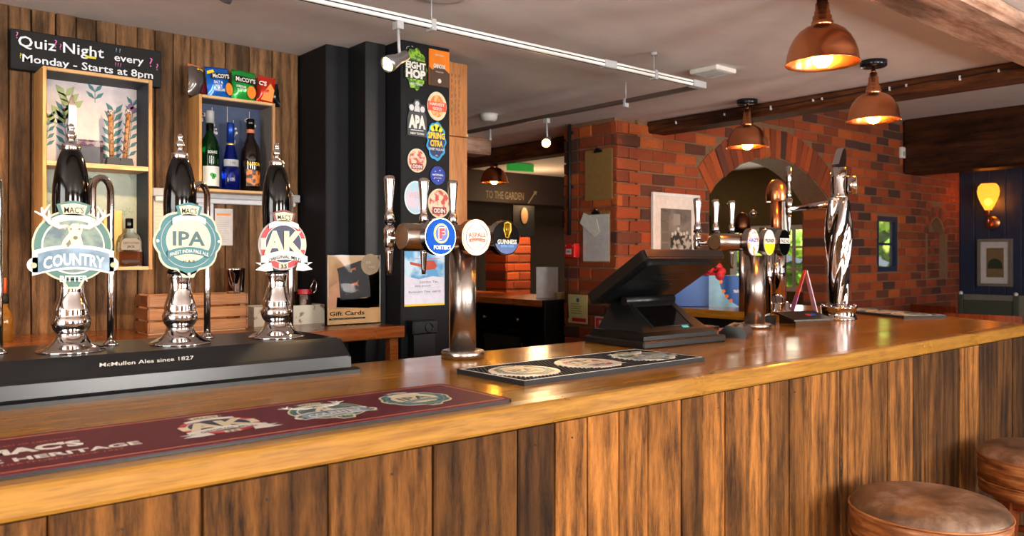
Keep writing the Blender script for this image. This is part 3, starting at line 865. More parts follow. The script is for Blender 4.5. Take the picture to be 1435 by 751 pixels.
pump(PX[3], 'ak', 'black and chrome hand pump with round red and navy clip and cream ribbon', .0, .006, .93)
n_ = onZ(0, 488, TOP + .076)
neck(.243, 1.86, 'chrome swan neck at the far left end of the pump casing')
neck(.451, 1.88, 'chrome swan neck right of the hand pump with the stag clip')
neck(.664, 1.90, 'chrome swan neck right of the hand pump with the teal clip')
neck(.885, 1.93, 'chrome swan neck right of the hand pump with the red clip')

# ================================================================ BAR RUNNER AND MATS
def flat(L, cx, cy, z, sx=1.0, sy=1.0, rz=0.0, k=.00012):
    """emblem layers laid flat as one printed piece: multi material mesh (x right, z->y)"""
    m = MB()
    Rm = Matrix.Translation((cx, cy, z)) @ Matrix.Rotation(rz, 4, 'Z') @ Matrix.Diagonal((sx, sy, 1, 1)) @ Matrix(((1, 0, 0, 0), (0, 0, 1, 0), (0, -.05, 0, 0), (0, 0, 0, 1)))
    for name, mb, mat, lvl in L: m.join(mb, Matrix.Translation((0, 0, lvl * k)) @ Rm, mat)
    return m
rn = thing('bar_runner', 'dark red rubber bar runner with three ale emblems along the front of the bar', 'bar mat', (0, 0, TOP))
def rrect(x0, x1, y0, y1, r, n=5):
    P = []
    for cx, cy, a0 in ((x1 - r, y0 + r, -PI / 2), (x1 - r, y1 - r, 0), (x0 + r, y1 - r, PI / 2), (x0 + r, y0 + r, PI)):
        for k in range(n + 1): a = a0 + PI / 2 * k / n; P.append((cx + r * math.cos(a), cy + r * math.sin(a)))
    return P
RX0, RX1, RY0, RY1 = -.03, .955, 1.128, 1.362
part('rubber_base', MB().prism(rrect(RX0, RX1, RY0, RY1, .012), .0005, .005, 'z'), M_plastic, rn)
part('printed_face', MB().prism(rrect(RX0 + .001, RX1 - .001, RY0 + .001, RY1 - .001, .012), .005, .0062, 'z'), M_maroon, rn)
bd = .012; fm = MB()
for (a, b_, c, d) in ((RX0 + bd, RX1 - bd, RY0 + bd, RY0 + bd + .003), (RX0 + bd, RX1 - bd, RY1 - bd - .003, RY1 - bd), (RX0 + bd, RX0 + bd + .003, RY0 + bd, RY1 - bd), (RX1 - bd - .003, RX1 - bd, RY0 + bd, RY1 - bd)): fm.box(a, b_, c, d, .0062, .0064)
part('border_line', fm, M_gold, rn)
part('red_ringed_emblem', flat(emblem('ak')[1:], .455, 1.245, .0064, 1.0, 1.0), None, rn)
part('stag_emblem', flat(emblem('country'), .638, 1.245, .0064, .92, .92), None, rn)
part('teal_emblem', flat(emblem('ipa'), .815, 1.245, .0064, .9, .9), None, rn)
def flattext(t, h, cx, cy, z, **kw): return MB().join(textmb(t, h, 0, 0, 0, **kw), Matrix.Translation((cx, cy, z)) @ Matrix(((1, 0, 0, 0), (0, 0, 1, 0), (0, -.05, 0, 0), (0, 0, 0, 1))))
part('lettering', MB().join(flattext("MAC'S", .034, .205, 1.258, .0064, w=.12, bold=.05)).join(flattext("AUTHENTIC HERITAGE", .021, .150, 1.205, .0064, w=.355, bold=.03)), M_offwhite, rn)
part('small_lettering', MB().join(flattext("McMULLEN OF HERTFORD", .008, .20, 1.298, .0064, w=.13)).join(flattext("BREWED IN HERTFORD SINCE 1827", .007, .19, 1.18, .0064, w=.22)), M_gold, rn)

def drip_mat(label, loc, rz, w_=.61, d_=.235, em=('ipa', 'ak', 'country'), step=.0105):
    t = thing('drip_mat', label, 'bar mat', loc, rz)
    e = .009
    part('tray', MB().box(0, w_, 0, d_, 0, .005).box(0, w_, 0, e, .005, .011).box(0, w_, d_ - e, d_, .005, .011).box(0, e, e, d_ - e, .005, .011).box(w_ - e, w_, e, d_ - e, .005, .011), M_blackmat, t)
    ln = MB(); c = e * .45
    for (a, b_, p, q) in ((c, w_ - c, c, c + .0025), (c, w_ - c, d_ - c - .0025, d_ - c), (c, c + .0025, c, d_ - c), (w_ - c - .0025, w_ - c, c, d_ - c)): ln.box(a, b_, p, q, .011, .0114)
    part('white_border', ln, M_offwhite, t)
    cen = [(w_ * (i + .5) / 3, d_ / 2) for i in range(3)]
    nb = MB(); y = e + step * .6; r_ = 0
    while y < d_ - e - step * .4:
        x = e + step * (.6 if r_ % 2 else 1.1)
        while x < w_ - e - step * .4:
            if all(((x - a) / .083) ** 2 + ((y - b_) / .083) ** 2 > 1 for a, b_ in cen):
                q = step * .36
                nb.add([(x - q, y - q, .005), (x + q, y - q, .005), (x + q, y + q, .005), (x - q, y + q, .005), (x - q * .6, y - q * .6, .0108), (x + q * .6, y - q * .6, .0108), (x + q * .6, y + q * .6, .0108), (x - q * .6, y + q * .6, .0108)],
                       [(4, 5, 6, 7), (0, 1, 5, 4), (1, 2, 6, 5), (2, 3, 7, 6), (3, 0, 4, 7)])
            x += step
        y += step * .87; r_ += 1
    part('rubber_studs', nb, M_blackmat, t, kind='stuff')
    for (a, b_), k in zip(cen, em):
        part('emblem_disc', MB().lathe([(.082, .004), (.082, .0105), (.080, .0110)], 32, Matrix.Translation((a, b_, 0))), M_offwhite, t)
        part('emblem_print', flat(emblem(k), a, b_, .0112, .98, .98), None, t)
    return t
drip_mat('black studded drip mat with white border beside the till', (1.083, 1.247, TOP), 0)
drip_mat('black drip mat lying at the far right end of the bar', (3.69, 1.45, TOP), math.radians(65), .50, .22)

# ================================================================ LAGER FONTS
def tap(t, x, z, y0=.045, h=.165, s=1.0):
    """one faucet behind a T-bar: shank, body, nozzle, handle; local coords"""
    f = part('tap', MB().tube([(x, y0 - .02, z), (x, y0 + .13, z)], .008, 10).lathe([(.010, -.028), (.014, -.020), (.0155, -.005), (.013, .004), (.0155, .010), (.0155, .028), (.011, .033), (.011, .040)], 18, Matrix.Translation((x, y0 + .14, z))), M_chrome, t)
    nz = part('nozzle', MB().lathe([(.0055, -.100), (.007, -.085), (.010, -.040), (.012, -.026)], 14, Matrix.Translation((x, y0 + .14, z))), M_chrome, f)
    hd = part('tap_handle', MB().lathe([(.010, .038), (.0125, .040), (.0135, .062), (.0115, .068), (.0095, .074), (.0095, .090), (.0125, .125), (.0155, .158), (.0155, .164), (.012, .170), (.004, .172)], 16, Matrix.Translation((x, y0 + .14, z))), M_chrome, f)
    part('collar', MB().lathe([(.0145, .040), (.0155, .042), (.0155, .046), (.0145, .048)], 16, Matrix.Translation((x, y0 + .14, z))), M_blackgloss, f)
    return f
def disc_badge(t, x, z, y, r, rim, layers, n=32, rx=None):
    rx = rx or r
    b0 = part('badge', MB().prism([(x + rx * math.cos(2 * PI * i / n), z + r * math.sin(2 * PI * i / n)) for i in range(n)], y + .022, y, 'y', smooth=True), rim, t)
    for i, (name, mb, mat) in enumerate(layers): part(name, MB().join(mb, Matrix.Translation((x, y - .0011 * (i + 1), z))), mat, b0)
    return b0
def ell(rx, rz, y1=-.0008, n=32, cz=0): return MB().prism([(rx * math.cos(2 * PI * i / n), cz + rz * math.sin(2 * PI * i / n)) for i in range(n)], 0, y1)
t = thing('beer_font', 'steel T-bar beer font with blue, cream and black round badges', 'beer font', (1.262, 1.70, TOP))
part('base_flange', MB().lathe([(.057, 0), (.057, .018), (.054, .021), (.040, .022)], 32), M_steel, t)
part('column', MB().lathe([(.0345, .02), (.0345, .29)], 32), M_steel, t)
BX = Matrix.Rotation(PI / 2, 4, 'Y')
part('cross_bar', MB().lathe([(.030, -.19), (.034, -.187), (.034, .147), (.030, .150)], 32, Matrix.Translation((0, 0, .317)) @ BX), M_steel_x, t)
zz = .317
for x in (-.112, 0, .100): tap(t, x, zz)
def harp():
    return MB().tube([(-.008, 0, .030), (-.010, 0, .012), (-.004, 0, -.006), (.004, 0, -.008)], .0016, 6).tube([(-.008, 0, .030), (.002, 0, .034), (.012, 0, .030), (.013, 0, .012), (.004, 0, -.008)], .0022, 6).tube([(-.004, 0, .028), (-.003, 0, .0)], .0007, 4).tube([(0, 0, .030), (.000, 0, .0)], .0007, 4).tube([(.004, 0, .030), (.004, 0, .0)], .0007, 4).tube([(.008, 0, .028), (.007, 0, .0)], .0007, 4)
disc_badge(t, -.112, zz, -.058, .0465, M_chrome, [('blue_face', ell(.0445, .0445), M_blue), ('gold_ring', ell(.023, .025, cz=.008), plain('lime_gold_print', '#c8d84a', .4)), ('white_oval', ell(.020, .022, cz=.008), M_offwhite), ('inner_blue', ell(.018, .020, cz=.008), M_navyblue := plain('royal_blue_print', '#173f9e', .3)), ('letter_edge', textmb("F", .027, .0, .008, 0, w=.0205, bold=.06), M_offwhite), ('letter', textmb("F", .024, .0, .008, 0, w=.016, bold=.045), M_red), ('lettering', textmb("FOSTER'S", .0095, 0, -.0265, 0, w=.052, bold=.05), M_offwhite)])
disc_badge(t, 0, zz, -.058, .0465, M_copper, [('cream_face', ell(.043, .043), M_cream2 := plain('warm_white_enamel', '#efe4d4', .35)), ('thin_ring', ring(.034, .0348), M_ink), ('lettering', textmb("ASPALL", .012, .001, .006, 0, w=.058, bold=.015, tilt=.03), M_rust := plain('rust_print', '#a0582e', .4)), ('strip', arcband(.050, .0085, .002, 0, -.0085, 0, -.0008), M_rust), ('strip_lettering', textmb("DRAUGHT SUFFOLK CYDER", .0036, 0, -.0085, 0, w=.044), M_offwhite), ('date_lettering', textmb("1728", .005, 0, -.0245, 0, w=.016), M_rust)])
disc_badge(t, .100, zz, -.058, .0465, M_chrome, [('black_face', ell(.0445, .0445), M_blackgloss), ('blue_foot', MB().prism([(.043 * math.cos(PI + PI * (.12 + .76 * i / 12)), .043 * math.sin(PI + PI * (.12 + .76 * i / 12))) for i in range(13)], 0, -.0008), plain('deep_blue_print', '#163a7c', .3)), ('harp', MB().join(harp(), Matrix.Translation((0, 0, .008))), plain('gold_print', '#e2b53a', .3, .6)), ('lettering', textmb("GUINNESS", .0115, 0, -.0105, 0, w=.066, bold=.02), M_offwhite), ('small_lettering', textmb("EXTRA COLD", .0055, 0, -.022, 0, w=.045, bold=.02), plain('sky_print', '#4aa6e8', .3))])

t = thing('beer_font', 'steel T-bar beer font with lilac, yellow and black oval badges beyond the till', 'beer font', (2.612, 1.70, TOP))
part('base_flange', MB().lathe([(.060, 0), (.060, .016), (.056, .019), (.040, .020)], 32), M_steel, t)
part('column', MB().lathe([(.037, .018), (.037, .27)], 32), M_steel, t)
zz = .318
part('cross_bar', MB().lathe([(.026, -.25), (.031, -.247), (.031, .157), (.026, .160)], 28, Matrix.Translation((0, 0, zz)) @ BX), M_steel_x, t)
for x in (-.10, .015, .122): tap(t, x, zz, .045)
M_lilac = spotted('lilac_and_orange_print', '#e0cfe0', '#e8964a', 60, .56, .4, .03)
for x, a, b_, words_, c2 in ((-.095, M_lilac, M_lilac, 'HAZY', M_navyblue), (.008, M_offwhite, M_yellow, 'PILSNER', M_ink), (.112, M_blackgloss, M_ink, 'PALE ALE', M_ink)):
    L = [('face', ell(.036, .047), a)]
    if b_ is M_yellow: L.append(('yellow_half', MB().prism([(.034 * math.cos(PI + PI * i / 12), -.004 + .041 * math.sin(PI + PI * i / 12)) for i in range(13)], 0, -.0008), M_yellow))
    if c2 is M_ink or True: L.append(('word_panel', MB().box(-.034, .034, -.0008, 0, -.003, .017), M_offwhite if words_ != 'HAZY' else M_lilac))
    L.append(('lettering', textmb(words_, .012, 0, .007, 0, w=.060, bold=.03), c2))
    disc_badge(t, x, zz, -.055, .0495, M_steel, L, rx=.0385)

# column font with a copper dome, on the cross wing of the bar
t = thing('beer_font', 'tall chrome beer font with a copper dome standing behind the oval badges', 'beer font', (3.41, 2.10, TOP))
part('base_flange', MB().lathe([(.075, 0), (.075, .012), (.062, .020), (.062, .045), (.050, .050)], 32), M_chrome, t)
part('column', MB().lathe([(.044, .05), (.044, .34)], 28), M_chrome, t)
part('front_pipe', MB().tube([(-.10, -.02, .0), (-.10, -.02, .36)], .016, 14), M_chrome, t)
part('copper_pipe', MB().tube([(-.028, -.01, .32), (-.032, -.01, .53)], .020, 14), M_copper, t)
part('sight_panel', MB().box(-.006, .044, -.036, .02, .32, .545, .004), M_steel, t)
part('panel_face', MB().box(.004, .034, -.040, -.036, .335, .53, .001), M_lightblue, t)
part('dome', MB().lathe([(.048, .525), (.050, .530), (.050, .560), (.048, .580), (.042, .602), (.030, .620), (.014, .630), (.002, .633)], 28), M_copper, t)
part('arm', MB().box(-.15, -.02, -.035, .0, .365, .40, .003), M_steel, t)

t = thing('small_tap', 'bronze capped tap with a chrome knob behind the oval badges', 'tap', (3.10, 2.20, TOP))
t.location = onX(1040, 400, 3.37).x, onX(1040, 400, 3.37).y, TOP
part('stem', MB().tube([(0, 0, 0), (0, 0, .40)], .016, 14), M_steel, t)
part('cap', MB().lathe([(.036, .38), (.040, .41), (.036, .45), (.020, .475), (.002, .48)], 20), plain('dark_bronze', '#5a3a28', .3, 1.0), t)
part('knob', MB().ball((.05, -.03, .475), .018), M_chrome, t)

# twisted chrome font
t = thing('beer_font', 'twisted polished chrome beer font with a slanted blade top', 'beer font', (3.235, 1.70, TOP))
part('base', MB().lathe([(.074, 0), (.074, .006), (.070, .010), (.070, .046), (.074, .050), (.074, .056), (.060, .060), (.030, .062)], 36), M_chrome, t)
bo = MB()
for k in range(10): a = 2 * PI * k / 10; bo.lathe([(.006, 0), (.006, .007), (.003, .009)], 8, Matrix.Translation((.066 * math.cos(a), .066 * math.sin(a), .056)))
part('bolts', bo, M_chrome, t, kind='stuff')
prof = [(.032, .060), (.034, .10), (.038, .15), (.043, .21), (.047, .28), (.049, .35), (.048, .41), (.045, .46), (.043, .50), (.040, .515)]
pp = []
for i in range(len(prof) - 1):
    for k in range(4): q = k / 4; pp.append((prof[i][0] * (1 - q) + prof[i + 1][0] * q, prof[i][1] * (1 - q) + prof[i + 1][1] * q))
pp.append(prof[-1])
part('twisted_column', MB().lathe(pp, 60, lobes=lambda a, z: 1 + .15 * math.cos(4 * (a - z * 5.5))), M_chrome, t)
part('head', MB().lathe([(.040, .512), (.036, .52), (.034, .53), (.034, .60), (.033, .64)], 28), M_chrome, t)
part('blade_handle', MB().prism([(-.030, .0), (.022, .0), (.026, .05), (.020, .085), (.006, .100), (-.010, .085), (-.034, .02)], -.016, .014, 'y', Matrix.Translation((.0, 0, .628)) @ Matrix.Rotation(.15, 4, 'Y')), M_chrome, t)
g = part('badge', MB().lathe([(.036, 0), (.041, .003), (.041, .030), (.038, .034)], 28, Matrix.Translation((.012, -.03, .565)) @ Matrix.Rotation(PI / 2, 4, 'X') @ Matrix.Rotation(.55, 4, 'Y')), M_chrome, t)
part('badge_face', MB().lathe([(.036, .0345), (.036, .0352)], 28, Matrix.Translation((.012, -.03, .565)) @ Matrix.Rotation(PI / 2, 4, 'X') @ Matrix.Rotation(.55, 4, 'Y')), plain('pale_green_enamel', '#dfe6d4', .4), g)
f = part('tap', MB().tube([(-.01, .02, .49), (.0, .225, .475)], [.018, .010], 12).lathe([(.010, -.028), (.014, -.020), (.0155, -.005), (.013, .004), (.0165, .010), (.0165, .045), (.011, .050)], 18, Matrix.Translation((0, .232, .475))), M_chrome, t)
part('nozzle', MB().lathe([(.0055, -.115), (.007, -.095), (.011, -.040), (.012, -.026)], 14, Matrix.Translation((0, .232, .475))), M_chrome, f)
part('tap_handle', MB().lathe([(.010, .045), (.0125, .05), (.0125, .075), (.009, .09), (.013, .14), (.014, .190), (.004, .195)], 16, Matrix.Translation((0, .232, .475))), M_chrome, f)

# ================================================================ TILL
t = thing('till', 'black touch screen till seen from behind on the bar', 'till', (1.955, 1.625, TOP), math.radians(-3))
def quadp(x0, x1, P): return MB().prism(P, x0, x1, 'x')
part('base', MB().box(-.185, .185, -.125, .13, 0, .022, .004), M_plastic, t)
part('base_step', quadp(-.165, .165, [(-.105, .022), (-.105, .034), (-.085, .044), (.11, .044), (.125, .022)]), M_plastic, t)
part('pedestal', MB().add([(-.145, -.085, .044), (.145, -.085, .044), (.145, .11, .044), (-.145, .11, .044), (-.100, .025, .125), (.100, .025, .125), (.100, .09, .125), (-.100, .09, .125)], [(0, 1, 5, 4), (1, 2, 6, 5), (2, 3, 7, 6), (3, 0, 4, 7), (4, 5, 6, 7), (3, 2, 1, 0)]), M_plastic, t)
slp = math.atan2(.081, .11)
Mp = Matrix.Translation((0, -.030, .0845)) @ Matrix.Rotation(slp, 4, 'X')
part('recessed_window', MB().box(-.085, .075, -.050, .045, -.001, .002, .001, M=Mp), M_blackgloss, t)
fr = MB()
for q in ((-.097, -.088, -.055, .05), (.078, .087, -.055, .05)): fr.box(*q, 0, .004, M=Mp)
part('window_rim', fr.box(-.097, .087, .048, .056, 0, .006, M=Mp), M_casing, t)
part('teal_sticker', MB().box(.035, .062, -.062, -.052, .0005, .0018, M=Mp), plain('teal_sticker', '#3aa6a6', .4), t)
part('hinge', MB().tube([(-.11, .03, .130), (.11, .03, .130)], .014, 12), M_plastic, t)
tl = math.atan2(.137, .232)
Ms = Matrix.Translation((0, .0, .205)) @ Matrix.Rotation(-tl, 4, 'X')
scr = part('screen_housing', MB().prism(rrect(-.178, .178, -.140, .140, .014, 4), -.018, .014, 'z', Ms).prism(rrect(-.150, .150, -.118, .118, .012, 4), -.026, -.018, 'z', Ms), M_plastic, t)
part('screen', MB().box(-.160, .160, -.122, .122, .014, .0152, M=Ms), M_blackgloss, scr)
part('rim', MB().box(-.174, .174, -.1415, -.136, -.012, .012, .001, M=Ms), M_casing, scr)
vt = MB()
for k in range(3): vt.box(-.06, .06, -.06 + k * .03, -.057 + k * .03, -.0272, -.026, M=Ms)
part('vent_slots', vt, M_blackgloss, scr)
em = MB()
for k, (x, w_) in enumerate(((-.03, .03), (.0, .02), (.025, .02), (.05, .02))): em.join(textmb('ZQNR'[k], .010, x, 0, 0, w=w_ * .8), Ms @ Matrix.Translation((0, -.085, -.0262)) @ Matrix.Rotation(PI / 2, 4, 'X') @ Matrix.Diagonal((1, 1, -1, 1)))
part('embossed_logo', em, plain('dark_grey_emboss', '#3a3b3e', .3), scr)

# card machine and cable beside the till
p = onZ(1025, 470, TOP)
t = thing('card_reader', 'black card payment reader lying between the till and the second font', 'card reader', (p.x, p.y - .02, TOP), math.radians(25))
part('body', quadp(-.075, .075, [(-.040, 0), (-.044, .010), (-.030, .034), (.020, .040), (.045, .018), (.045, 0)]), M_plastic, t)
part('keypad', MB().box(-.05, .02, -.012, .025, .036, .039, .001, M=Matrix.Rotation(-.12, 4, 'X')), M_blackmat, t)
p = onZ(985, 462, TOP)
t = thing('receipt_wallet', 'flat black and brown bill wallet lying behind the card reader', 'wallet', (p.x, p.y, TOP), .2)
part('cover', MB().box(-.10, .08, -.03, .03, 0, .010, .003), M_plastic, t)
part('flap', MB().box(-.085, .03, -.03, .02, .010, .016, .002), plain('tan_leather', '#7a5038', .5), t)
p = onZ(1078, 452, TOP)
t = thing('cordless_phone', 'black cordless phone lying beside the second font', 'phone', (p.x, p.y, TOP), math.radians(30))
part('handset', quadp(-.055, .055, [(-.025, 0), (-.028, .022), (.0, .034), (.028, .024), (.028, 0)]), M_plastic, t)
part('display', MB().box(-.035, .02, -.018, .008, .030, .033, .001), plain('dim_display', '#5f7078', .2), t)
p = onZ(1128, 456, TOP)
t = thing('bill_holder', 'silver wedge tray with a black lid and red and blue sticker before the twisted font', 'tray', (p.x, p.y, TOP), math.radians(-18))
part('tray', quadp(-.085, .085, [(-.045, 0), (-.045, .020), (.045, .040), (.045, 0)]), M_chrome, t)
ld = part('lid', quadp(-.10, .09, [(-.055, .022), (-.055, .028), (.055, .052), (.055, .046)]), M_plastic, t)
part('red_sticker', MB().prism([(.018 * math.cos(a * PI / 8), .012 * math.sin(a * PI / 8)) for a in range(16)], 0, .001, 'z', Matrix.Translation((.02, .0, .041)) @ Matrix.Rotation(.22, 4, 'X')), M_red, ld)
part('blue_sticker', MB().prism([(.012 * math.cos(a * PI / 8), .010 * math.sin(a * PI / 8)) for a in range(16)], 0, .001, 'z', Matrix.Translation((.038, -.002, .0415)) @ Matrix.Rotation(.22, 4, 'X')), M_blue, ld)
# folded tent card, red and purple outside
p = onZ(1126, 437, TOP)
t = thing('tent_card', 'folded tent card, red to purple outside and white inside', 'card', (p.x, p.y - .0, TOP), math.radians(-42))
m, n, b = newmat('red_purple_card'); v = mapped(n, rnd=False); sx_ = n.nodes.new('ShaderNodeSeparateXYZ'); n.links.new(v, sx_.inputs[0])
n.links.new(ramp(n, mathn(n, 'MULTIPLY', sx_.outputs[2], 4.8), (.0, lin('#7a4a9a')), (.38, lin('#a04a8a')), (.40, lin('#c8342a')), (1, lin('#e0401c'))), b.inputs['Base Color']); b.inputs['Roughness'].default_value = .5
part('outer_leaf', MB().add([(-.058, -.03, 0), (-.058, .03, 0), (.004, .02, .20), (.004, -.02, .20), (-.054, -.03, 0), (-.054, .03, 0), (.008, .02, .20), (.008, -.02, .20)], [(0, 3, 2, 1), (4, 5, 6, 7), (0, 4, 7, 3), (1, 2, 6, 5), (3, 7, 6, 2), (0, 1, 5, 4)]), m, t)
part('inner_leaf', MB().add([(.055, -.03, 0), (.055, .03, 0), (.0085, .02, .198), (.0085, -.02, .198), (.059, -.03, 0), (.059, .03, 0), (.0125, .02, .20), (.0125, -.02, .20)], [(0, 3, 2, 1), (4, 5, 6, 7), (0, 4, 7, 3), (1, 2, 6, 5), (3, 7, 6, 2), (0, 1, 5, 4)]), plain('lilac_white_card', '#ded3e8', .5), t)

# ================================================================ PLANK WALL: SIGN, BOX SHELVES
def askew(t, a): t.rotation_euler[1] = a
a0 = onY(14, 68, 3.15); a1 = onY(225, 98, 3.15)
SW = a1.x - a0.x
t = thing('chalkboard_sign', 'black chalkboard reading Quiz Night every Monday above the left box shelf', 'sign', (a0.x, 3.15, (a0.z + a1.z) / 2), 0)
askew(t, math.atan2(a0.z - a1.z, SW))
part('board', MB().box(0, SW, -.006, .022, -.068, .068, .002), M_ink, t)
words('lettering', t, M_chalk, textmb("Quiz Night", .036, .155, .030, -.0065, w=.265, bold=.012, space=1.05), textmb("every", .026, .372, .022, -.0065, w=.10, bold=.012), textmb("Monday - Starts at 8pm", .026, .245, -.026, -.0065, w=.42, bold=.012))
words('pink_question_marks', t, M_pink, textmb("?", .022, .02, .048, -.0065), textmb("?", .028, .135, .038, -.0065), textmb("?", .020, .150, .030, -.0065), textmb("???", .014, .335, -.004, -.0065, space=1.2), textmb("?", .034, .448, .022, -.0065), textmb("?", .024, .470, .008, -.0065))
words('yellow_marks', t, plain('yellow_chalk', '#d8c832', .7), textmb("?", .018, .03, -.020, -.0065), MB().box(.228, .262, -.0067, -.006, .004, .012))
words('blue_question_marks', t, plain('blue_chalk', '#8ab4d8', .7), textmb("? ?", .014, .335, .048, -.0065))

def box_shelf(name, label, x0, x1, z0, z1, yf, yb, wall_, back, side_mat, shelf=None):
    t = thing(name, label, 'shelf', (x0, yb, z0), 0, 'wooden box shelves on the plank wall')
    W, H, D = x1 - x0, z1 - z0, yb - yf
    part('side_board', MB().box(0, wall_, -D, 0, 0, H, .0015), M_pine_z, t)
    part('side_board', MB().box(W - wall_, W, -D, 0, 0, H, .0015), M_pine_z, t)
    part('top_board', MB().box(wall_, W - wall_, -D, 0, H - wall_, H, .0015), M_pine, t)
    part('bottom_board', MB().box(wall_, W - wall_, -D, 0, 0, wall_, .0015), M_pine, t)
    ln = MB().box(wall_, wall_ + .0015, -D + .008, -.006, wall_, H - wall_).box(W - wall_ - .0015, W - wall_, -D + .008, -.006, wall_, H - wall_).box(wall_, W - wall_, -D + .008, -.006, H - wall_ - .0015, H - wall_)
    part('lining', ln, side_mat, t)
    part('back_panel', MB().box(wall_, W - wall_, -.007, -.002, wall_, H - wall_), back, t)
    if shelf: part('inner_shelf', MB().box(wall_, W - wall_, -D + .004, -.008, shelf - z0 - .016, shelf - z0, .001), M_pine, t)
    return t
M_paper_wall = plain('pale_lilac_wallpaper', '#c9bfc2', .7)
M_dkgrey = plain('dark_grey_lining', '#2b3038', .6)
bx1 = box_shelf('box_shelf', 'tall wooden box shelf with botanical wallpaper below the chalkboard', .518, .862, 1.319, 1.997, 3.02, 3.176, .012, M_paper_wall, M_dkgrey, 1.686)
def sprig(m, x, z, h, lean, n_, ls, y=-.0085, w_=.35):
    for k in range(n_):
        q = (k + .5) / n_; px, pz = x + lean * q, z + h * q
        for s_ in (-1, 1):
            a = .9 - .3 * q; dx, dz = s_ * ls * math.sin(a), ls * math.cos(a)
            nx, nz = -dz * w_ * .5, dx * w_ * .5
            m.prism([(px, pz), (px + dx * .5 + nx, pz + dz * .5 + nz), (px + dx, pz + dz), (px + dx * .5 - nx, pz + dz * .5 - nz)], y, y - .0004)
    m.prism([(x - .001, z), (x + .001, z), (x + lean + .001, z + h), (x + lean - .001, z + h)], y, y - .0004)
    return m
pr = MB(); sprig(pr, .10, .40, .17, -.01, 6, .045); sprig(pr, .24, .38, .20, .015, 7, .05); sprig(pr, .30, .40, .22, .02, 7, .04); sprig(pr, .035, .42, .12, .01, 5, .035); sprig(pr, .19, .60, .05, 0, 2, .04)
part('printed_leaves', pr, plain('teal_leaf_print', '#3f7078', .6), bx1)
pr = MB(); sprig(pr, .12, .56, .06, -.03, 3, .05, w_=.5); sprig(pr, .06, .50, .05, .03, 2, .05, w_=.6)
part('printed_pale_leaves', pr, plain('pale_olive_print', '#93a270', .6), bx1)
pr = MB()
for (x, z) in ((.135, .435), (.150, .445), (.160, .435), (.175, .44), (.185, .432), (.115, .425), (.125, .42), (.31, .60), (.317, .59)): pr.disc(x, z, .011, -.0085, -.009, 8)
part('printed_flowers', pr, plain('plum_flower_print', '#8f5a86', .6), bx1)
pr = MB(); r_ = random.Random(9)
for k in range(60):
    x, z = r_.uniform(.03, .32), r_.uniform(.03, .33); sprig(pr, x, z, .02, r_.uniform(-.02, .02), 2, .014)
part('printed_small_leaves', pr, plain('soft_green_print', '#8fa58e', .6), bx1)
part('pale_green_ground', MB().box(.013, .33, -.0078, -.0072, .013, .35), plain('pale_green_paper', '#aab3a4', .7), bx1)

bx2 = box_shelf('box_shelf', 'small pine box shelf with navy back holding three bottles', 1.036, 1.335, 1.612, 1.976, 3.05, 3.176, .011, plain('navy_wallpaper', '#3b4763', .7), plain('grey_lining', '#6c655f', .6))
pr = MB(); r_ = random.Random(5)
for cx, cz, k in ((.05, .30, 6), (.085, .27, 9), (.10, .245, 7), (.165, .22, 8), (.18, .25, 6), (.235, .29, 8), (.25, .27, 5), (.26, .17, 6), (.265, .14, 4)):
    for _ in range(k): pr.disc(cx + r_.uniform(-.012, .012), cz + r_.uniform(-.016, .016), r_.uniform(.004, .008), -.0072, -.0078, 7)
for x, z, h in ((.04, .25, .09), (.09, .20, .14), (.175, .15, .15), (.15, .29, .06), (.24, .2, .14)): pr.box(x, x + .0015, -.0078, -.0072, z, z + h)
part('printed_blossom', pr, plain('blossom_print', '#ddd0cc', .6), bx2)

# ---- bottles
def glassmat(name, color, rough=.03): return plain(name, color, rough, trans=.92, ior=1.45, vary=0)
def bottle(label, loc, prof, gmat, cap, capmat, labels=(), neck_band=None, group=None, rz=0, rect=None):
    t = thing('bottle', label, 'bottle', loc, rz, group)
    if rect is None: part('glass_body', MB().lathe(prof, 28), gmat, t)
    else: part('glass_body', rect, gmat, t)
    part('cap', MB().lathe(cap, 20), capmat, t)
    for nm, mb, mat in labels: part(nm, mb, mat, t)
    return t
def wraplabel(r, z0, z1, a=1.15, n_=12, c=0.0):
    m = MB(); vs = []; fs = []
    for i in range(n_ + 1):
        q = -PI / 2 + c + a * (2 * i / n_ - 1)
        for z in (z0, z1): vs.append((r * math.cos(q), r * math.sin(q), z))
    for i in range(n_): fs.append((2 * i, 2 * i + 2, 2 * i + 3, 2 * i + 1))
    return m.add(vs, fs, smooth=True)
def wraptext(txt, h, r, z, w=None, **kw):
    q = textmb(txt, h, 0, z, 0, w=w, **kw); q.v = [(r * math.sin(x / r), -r * math.cos(x / r), zz) for x, y, zz in q.v]; return q
zb = 1.612 + .0112; yb_ = 3.105
bp = lambda px: onY(px, 200, yb_).x
G = 'liqueur bottles in the small box shelf'
bottle('green bottle with white cap and white leaf label, leftmost in the small box shelf', (bp(294), yb_, zb),
       [(.030, 0), (.034, .004), (.034, .165), (.031, .185), (.020, .205), (.0145, .215), (.014, .262)], glassmat('green_glass', '#0b6a2a'),
       [(.0165, .255), (.0165, .300), (.015, .303)], M_grey,
       [('label', wraplabel(.0346, .012, .088), M_offwhite), ('leaf_print', MB().join(MB().disc(-.004, .055, .008, 0, -.0003, 7).disc(.006, .052, .008, 0, -.0003, 7).disc(.001, .044, .007, 0, -.0003, 7), Matrix.Translation((0, -.035, 0))), plain('leaf_green', '#2f9a3c', .5)), ('shoulder_lettering', wraptext("SOURZ", .010, .0345, .142, w=.038, bold=.02), M_offwhite), ('neck_label', wraplabel(.0150, .225, .25), M_blackgloss)], group=G)
